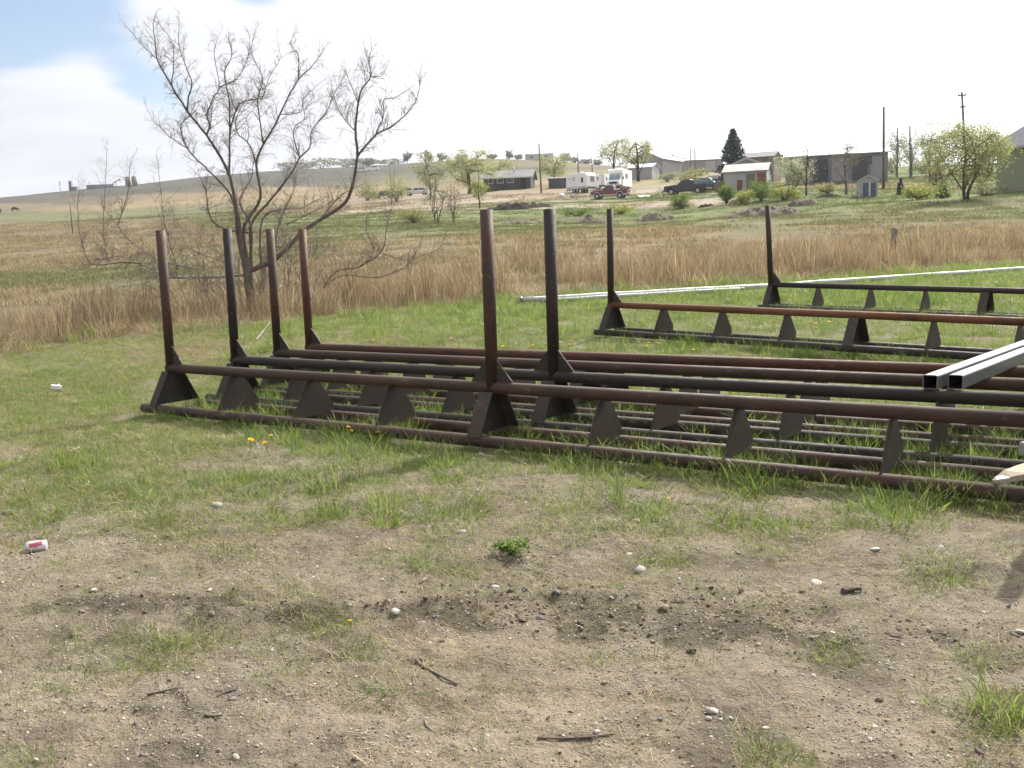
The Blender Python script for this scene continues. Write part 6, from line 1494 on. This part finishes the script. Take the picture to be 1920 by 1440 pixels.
for a in [(407, 949, 26, 'stone_g', 'rounded grey stone left of centre below the racks', 1), (865, 998, 27, 'stone_w', 'flat pale stone left of the leafy weed', 2, .35), (1193, 979, 22, 'stone_r', 'pinkish rounded stone below the third brace plate', 3), (741, 1148, 23, 'stone_w', 'pale stone at the edge of the damp track', 4),
          (1200, 1070, 26, 'stone_g', 'grey stone right of the weed, above the damp track', 5), (1335, 1334, 34, 'stone_g', 'largest flat grey stone of the cluster in front', 6, .42), (1328, 1348, 17, 'stone_g', 'small grey stone touching the largest flat one', 7), (1351, 1350, 14, 'stone_w', 'small pale stone right below the largest flat one', 8), (1237, 1349, 14, 'stone_d', 'small dark pebble left of the stone cluster', 9),
          (1370, 1347, 13, 'stone_w', 'pale pebble rightmost in the stone cluster', 10), (765, 1383, 12, 'stone_g', 'round pebble near the bottom edge left of centre', 11), (1119, 1372, 17, 'stone_w', 'oval pale pebble near the bottom edge right of centre', 12, .45), (1530, 1093, 26, 'stone_w', 'flat white stone chip on the dirt right of centre', 13, .25), (393, 1107, 12, 'stone_w', 'small white chip left of centre on the dirt', 14),
          (176, 1107, 16, 'stone_w', 'yellowish pale chip below the drink can', 15, .5), (1640, 1030, 22, 'stone_w', 'pale flat chip in the dirt below the right brace plates', 16, .3), (928, 1101, 18, 'stone_w', 'pale stone at the left end of the dark clods', 17, .4), (1178, 1040, 20, 'stone_w', 'flat whitish chip right of the leafy weed', 18, .3), (1160, 870, 18, 'stone_w', 'white pebble against the front base pipe', 19), (1912, 1185, 26, 'stone_w', 'pale stone at the right edge of the yard', 20, .4),
          (1436, 1366, 18, 'stone_w', 'broken white chip right of the stone cluster', 21, .4), (1060, 1357, 10, 'stone_d', 'tiny dark pebble near the bottom edge', 22)]:
    stone(*a)
for a in [(1045, 1112, 22, 'stone_d', 'dark clod right above the damp track', 31), (985, 1106, 16, 'stone_d', 'small dark clod left of its larger neighbour', 32), (1245, 1142, 30, 'clod', 'large dark clod on the right of the damp patch', 33), (818, 1158, 18, 'stone_d', 'pointed dark clod left in the damp patch', 34), (980, 1163, 26, 'clod', 'dark clod in the middle of the damp patch', 35), (1012, 1160, 20, 'stone_d', 'grey clod beside the middle clod', 36),
          (827, 1204, 22, 'clod', 'dark clod below the pointed one', 37), (1296, 1222, 24, 'clod', 'upright dark clod below the damp patch', 38), (1060, 1392 - 40, 12, 'clod', 'small clod above the bottom edge in the middle', 39), (1118, 1268, 12, 'clod', 'left of two small clods on the pale dirt', 40), (1134, 1280, 15, 'clod', 'right of two small clods on the pale dirt', 41), (1680, 1192, 40, 'clod', 'flat dark crust of soil at the right of the wheel track', 42, .3),
          (1525, 1196, 30, 'clod', 'dark lump left of the flat crust in the wheel track', 43, .35), (360, 1132, 30, 'clod', 'dark crust on the left part of the wheel track', 44, .4), (150, 1190, 36, 'clod', 'flat dark crust at the far left below the can', 45, .22), (790, 1236, 20, 'clod', 'dark clod at the upper end of the bent stick', 46)]:
    stone(*a, **dict(rough=.3, name='soil_clod', cat='clod', group='dark clods on the wheel track') if len(a) == 6 else dict(rough=.3, name='soil_clod', cat='clod', group='dark clods on the wheel track'))
def stick(P, r, mat, label):
    W_ = [at(*q) for q in P]; o0 = W_[0].copy(); S = smooth_path([q - o0 + Vector((0, 0, r * .9)) for q in W_], 4)
    o = MB().tube(S, [r * (1.1 - .5 * i / len(S)) * (1 + .15 * math.sin(i * 2.1)) for i in range(len(S))], 8).build('stick', M[mat], None, True); o.location = o0; tag(o, label, 'stick', 'sticks on the dirt')
stick([(780, 1240), (795, 1252), (822, 1268), (858, 1286)], .0075, 'stick', 'bent grey stick lying in the middle of the foreground')
stick([(276, 1305), (306, 1298), (334, 1291)], .005, 'stickdk', 'straight dark stick at the lower left')
stick([(407, 1307), (424, 1300), (443, 1294)], .0035, 'stickdk', 'short thin dark stick right of the straight one')
stick([(383, 1343), (400, 1345), (416, 1343)], .005, 'stickdk', 'short flat stick below the straight one')
stick([(1008, 1386), (1060, 1387), (1110, 1384), (1144, 1379)], .005, 'stickdk', 'long thin dark stick near the bottom edge right of centre')
stick([(797, 1352), (800, 1362), (810, 1372)], .004, 'stick', 'short pale curved stick near the bottom edge')
stick([(1830, 1408), (1838, 1413), (1845, 1417)], .006, 'stick', 'short pale stub of wood at the lower right')
stick([(1580, 1112), (1598, 1109), (1616, 1108)], .012, 'stickdk', 'flat dark strip of bark right of centre')
stick([(786, 1094), (795, 1088), (805, 1080)], .004, 'wood_pale', 'pale splinter beside a grass tuft in the middle')
stick([(160, 912), (166, 905), (171, 897)], .005, 'wood_pale', 'pale stalk standing out of the grass at the left')
stick([(6, 962), (18, 960), (32, 961)], .007, 'conc', 'whitish strip at the left edge above the can')
stick([(480, 640), (494, 622), (506, 606)], .018, 'bark_pale', 'pale stick poking up out of the grass behind the second post')
def scrap_paper(px, py, size, mat, label):
    p = at(px, py); b = MB().box((0, 0, .02), size, .4, .2).slab([(.01, -.02, .03), (.05, .0, .05), (.03, .04, .06), (-.02, .02, .04)], .004); o = b.build('litter', M[mat], None, bevel=.006); o.location = p + Vector((0, 0, .03)); tag(o, label, 'litter')
scrap_paper(106, 733, (.13, .07, .05), 'bag', 'small crumpled bluish white litter in the left grass')
scrap_paper(140, 857, (.09, .02, .012), 'wood_pale', 'small pale chip above the dark grass clump at the left')
# leafy weed
def weed():
    p = at(958, 1040); root = empty('leafy_weed', p, 0, 'feathery green weed growing alone in the dirt', 'weed'); g = np.random.default_rng(4); b = MB(); P = []
    for i in range(16):
        a = g.random() * 6.28; r = g.uniform(.05, .15); e = Vector((math.cos(a) * r, math.sin(a) * r, g.uniform(.015, .05))); b.tube([(0, 0, 0), tuple(e * .5 + Vector((0, 0, .025))), tuple(e)], [.003, .0025, .0015], 4, False)
        for _ in range(30): t = g.uniform(.3, 1.05); q = e * t + Vector((0, 0, .03 * math.sin(t * 3))); P.append((q.x + g.normal() * .013, q.y + g.normal() * .013, max(.004, q.z + g.normal() * .009)))
    b.build('stems', M['g_green'], root); leaves('leaves', P, LEAF['green'], .018, root, 8)
weed()
# dandelions
def dandelions():
    t = NT('dandelion_yellow'); my = t.bsdf((.78, .50, .015), .6, 0, .2, trans=.25, tcol=(.8, .55, .02))
    root = empty('dandelion', (0, 0, 0), 0, 'yellow dandelion flower open among the grass', 'dandelion', 'dandelions in the grass')
    MB().tube([(0, 0, 0), (.004, 0, .05), (0, 0, .095)], [.0022, .002, .002], 5).build('stem', M['g_green'], root)
    b = MB(); n = 14
    for ring, (r, z, k) in enumerate(((.021, .098, 0), (.015, .104, .2), (.008, .108, .1))):
        for i in range(n): a = 6.283 * i / n + k; b.add([(0, 0, .096), (math.cos(a - .2) * r, math.sin(a - .2) * r, z), (math.cos(a) * r * 1.12, math.sin(a) * r * 1.12, z + .001), (math.cos(a + .2) * r, math.sin(a + .2) * r, z)], [(0, 1, 2, 3)])
    b.build('flower_head', my, root)
    spots = [(514, 830), (570, 790), (618, 806), (648, 817), (655, 820), (712, 828), (613, 785), (622, 776), (787, 775), (788, 745), (860, 805), (865, 800), (938, 660), (945, 659), (992, 660), (1000, 658), (1052, 652), (1065, 655), (1073, 650), (1146, 663), (1172, 645), (1215, 656), (1218, 652), (1232, 650), (1236, 655), (1298, 664), (1384, 555), (1378, 560), (1391, 556), (1388, 549), (1372, 553), (1422, 608), (1303, 603),
             (1528, 615), (1532, 619), (1520, 613), (1553, 611), (1716, 611), (1825, 612), (1868, 613), (1880, 615), (1690, 570), (1772, 570), (1910, 573), (1850, 583), (1478, 568), (658, 1180), (1255, 945), (440, 912), (845, 640), (700, 645), (1650, 560), (1810, 515), (505, 850), (470, 842)]
    for i, (px, py) in enumerate(spots):
        p = at(px, py + 4); s = random.uniform(.85, 1.25) * (.45 if py > 880 else 1); o = root if i == 0 else copy_thing(root, p)
        o['label'] = 'yellow dandelion ' + ('alone on the bare dirt in front' if py > 1000 else 'in front of the nearest pipe rack' if py > 800 and px < 700 or py > 900 else 'under the rails of the close row of racks' if py > 700 else 'in the grass right behind the close row of racks' if py > 636 else 'between the orange rack and the close row' if py > 600 else 'near the dark farthest rack')
        o.location = p; o.scale = (s, s, s); o.rotation_euler = (random.uniform(-.4, .1), random.uniform(-.3, .3), random.random() * 6)
dandelions()
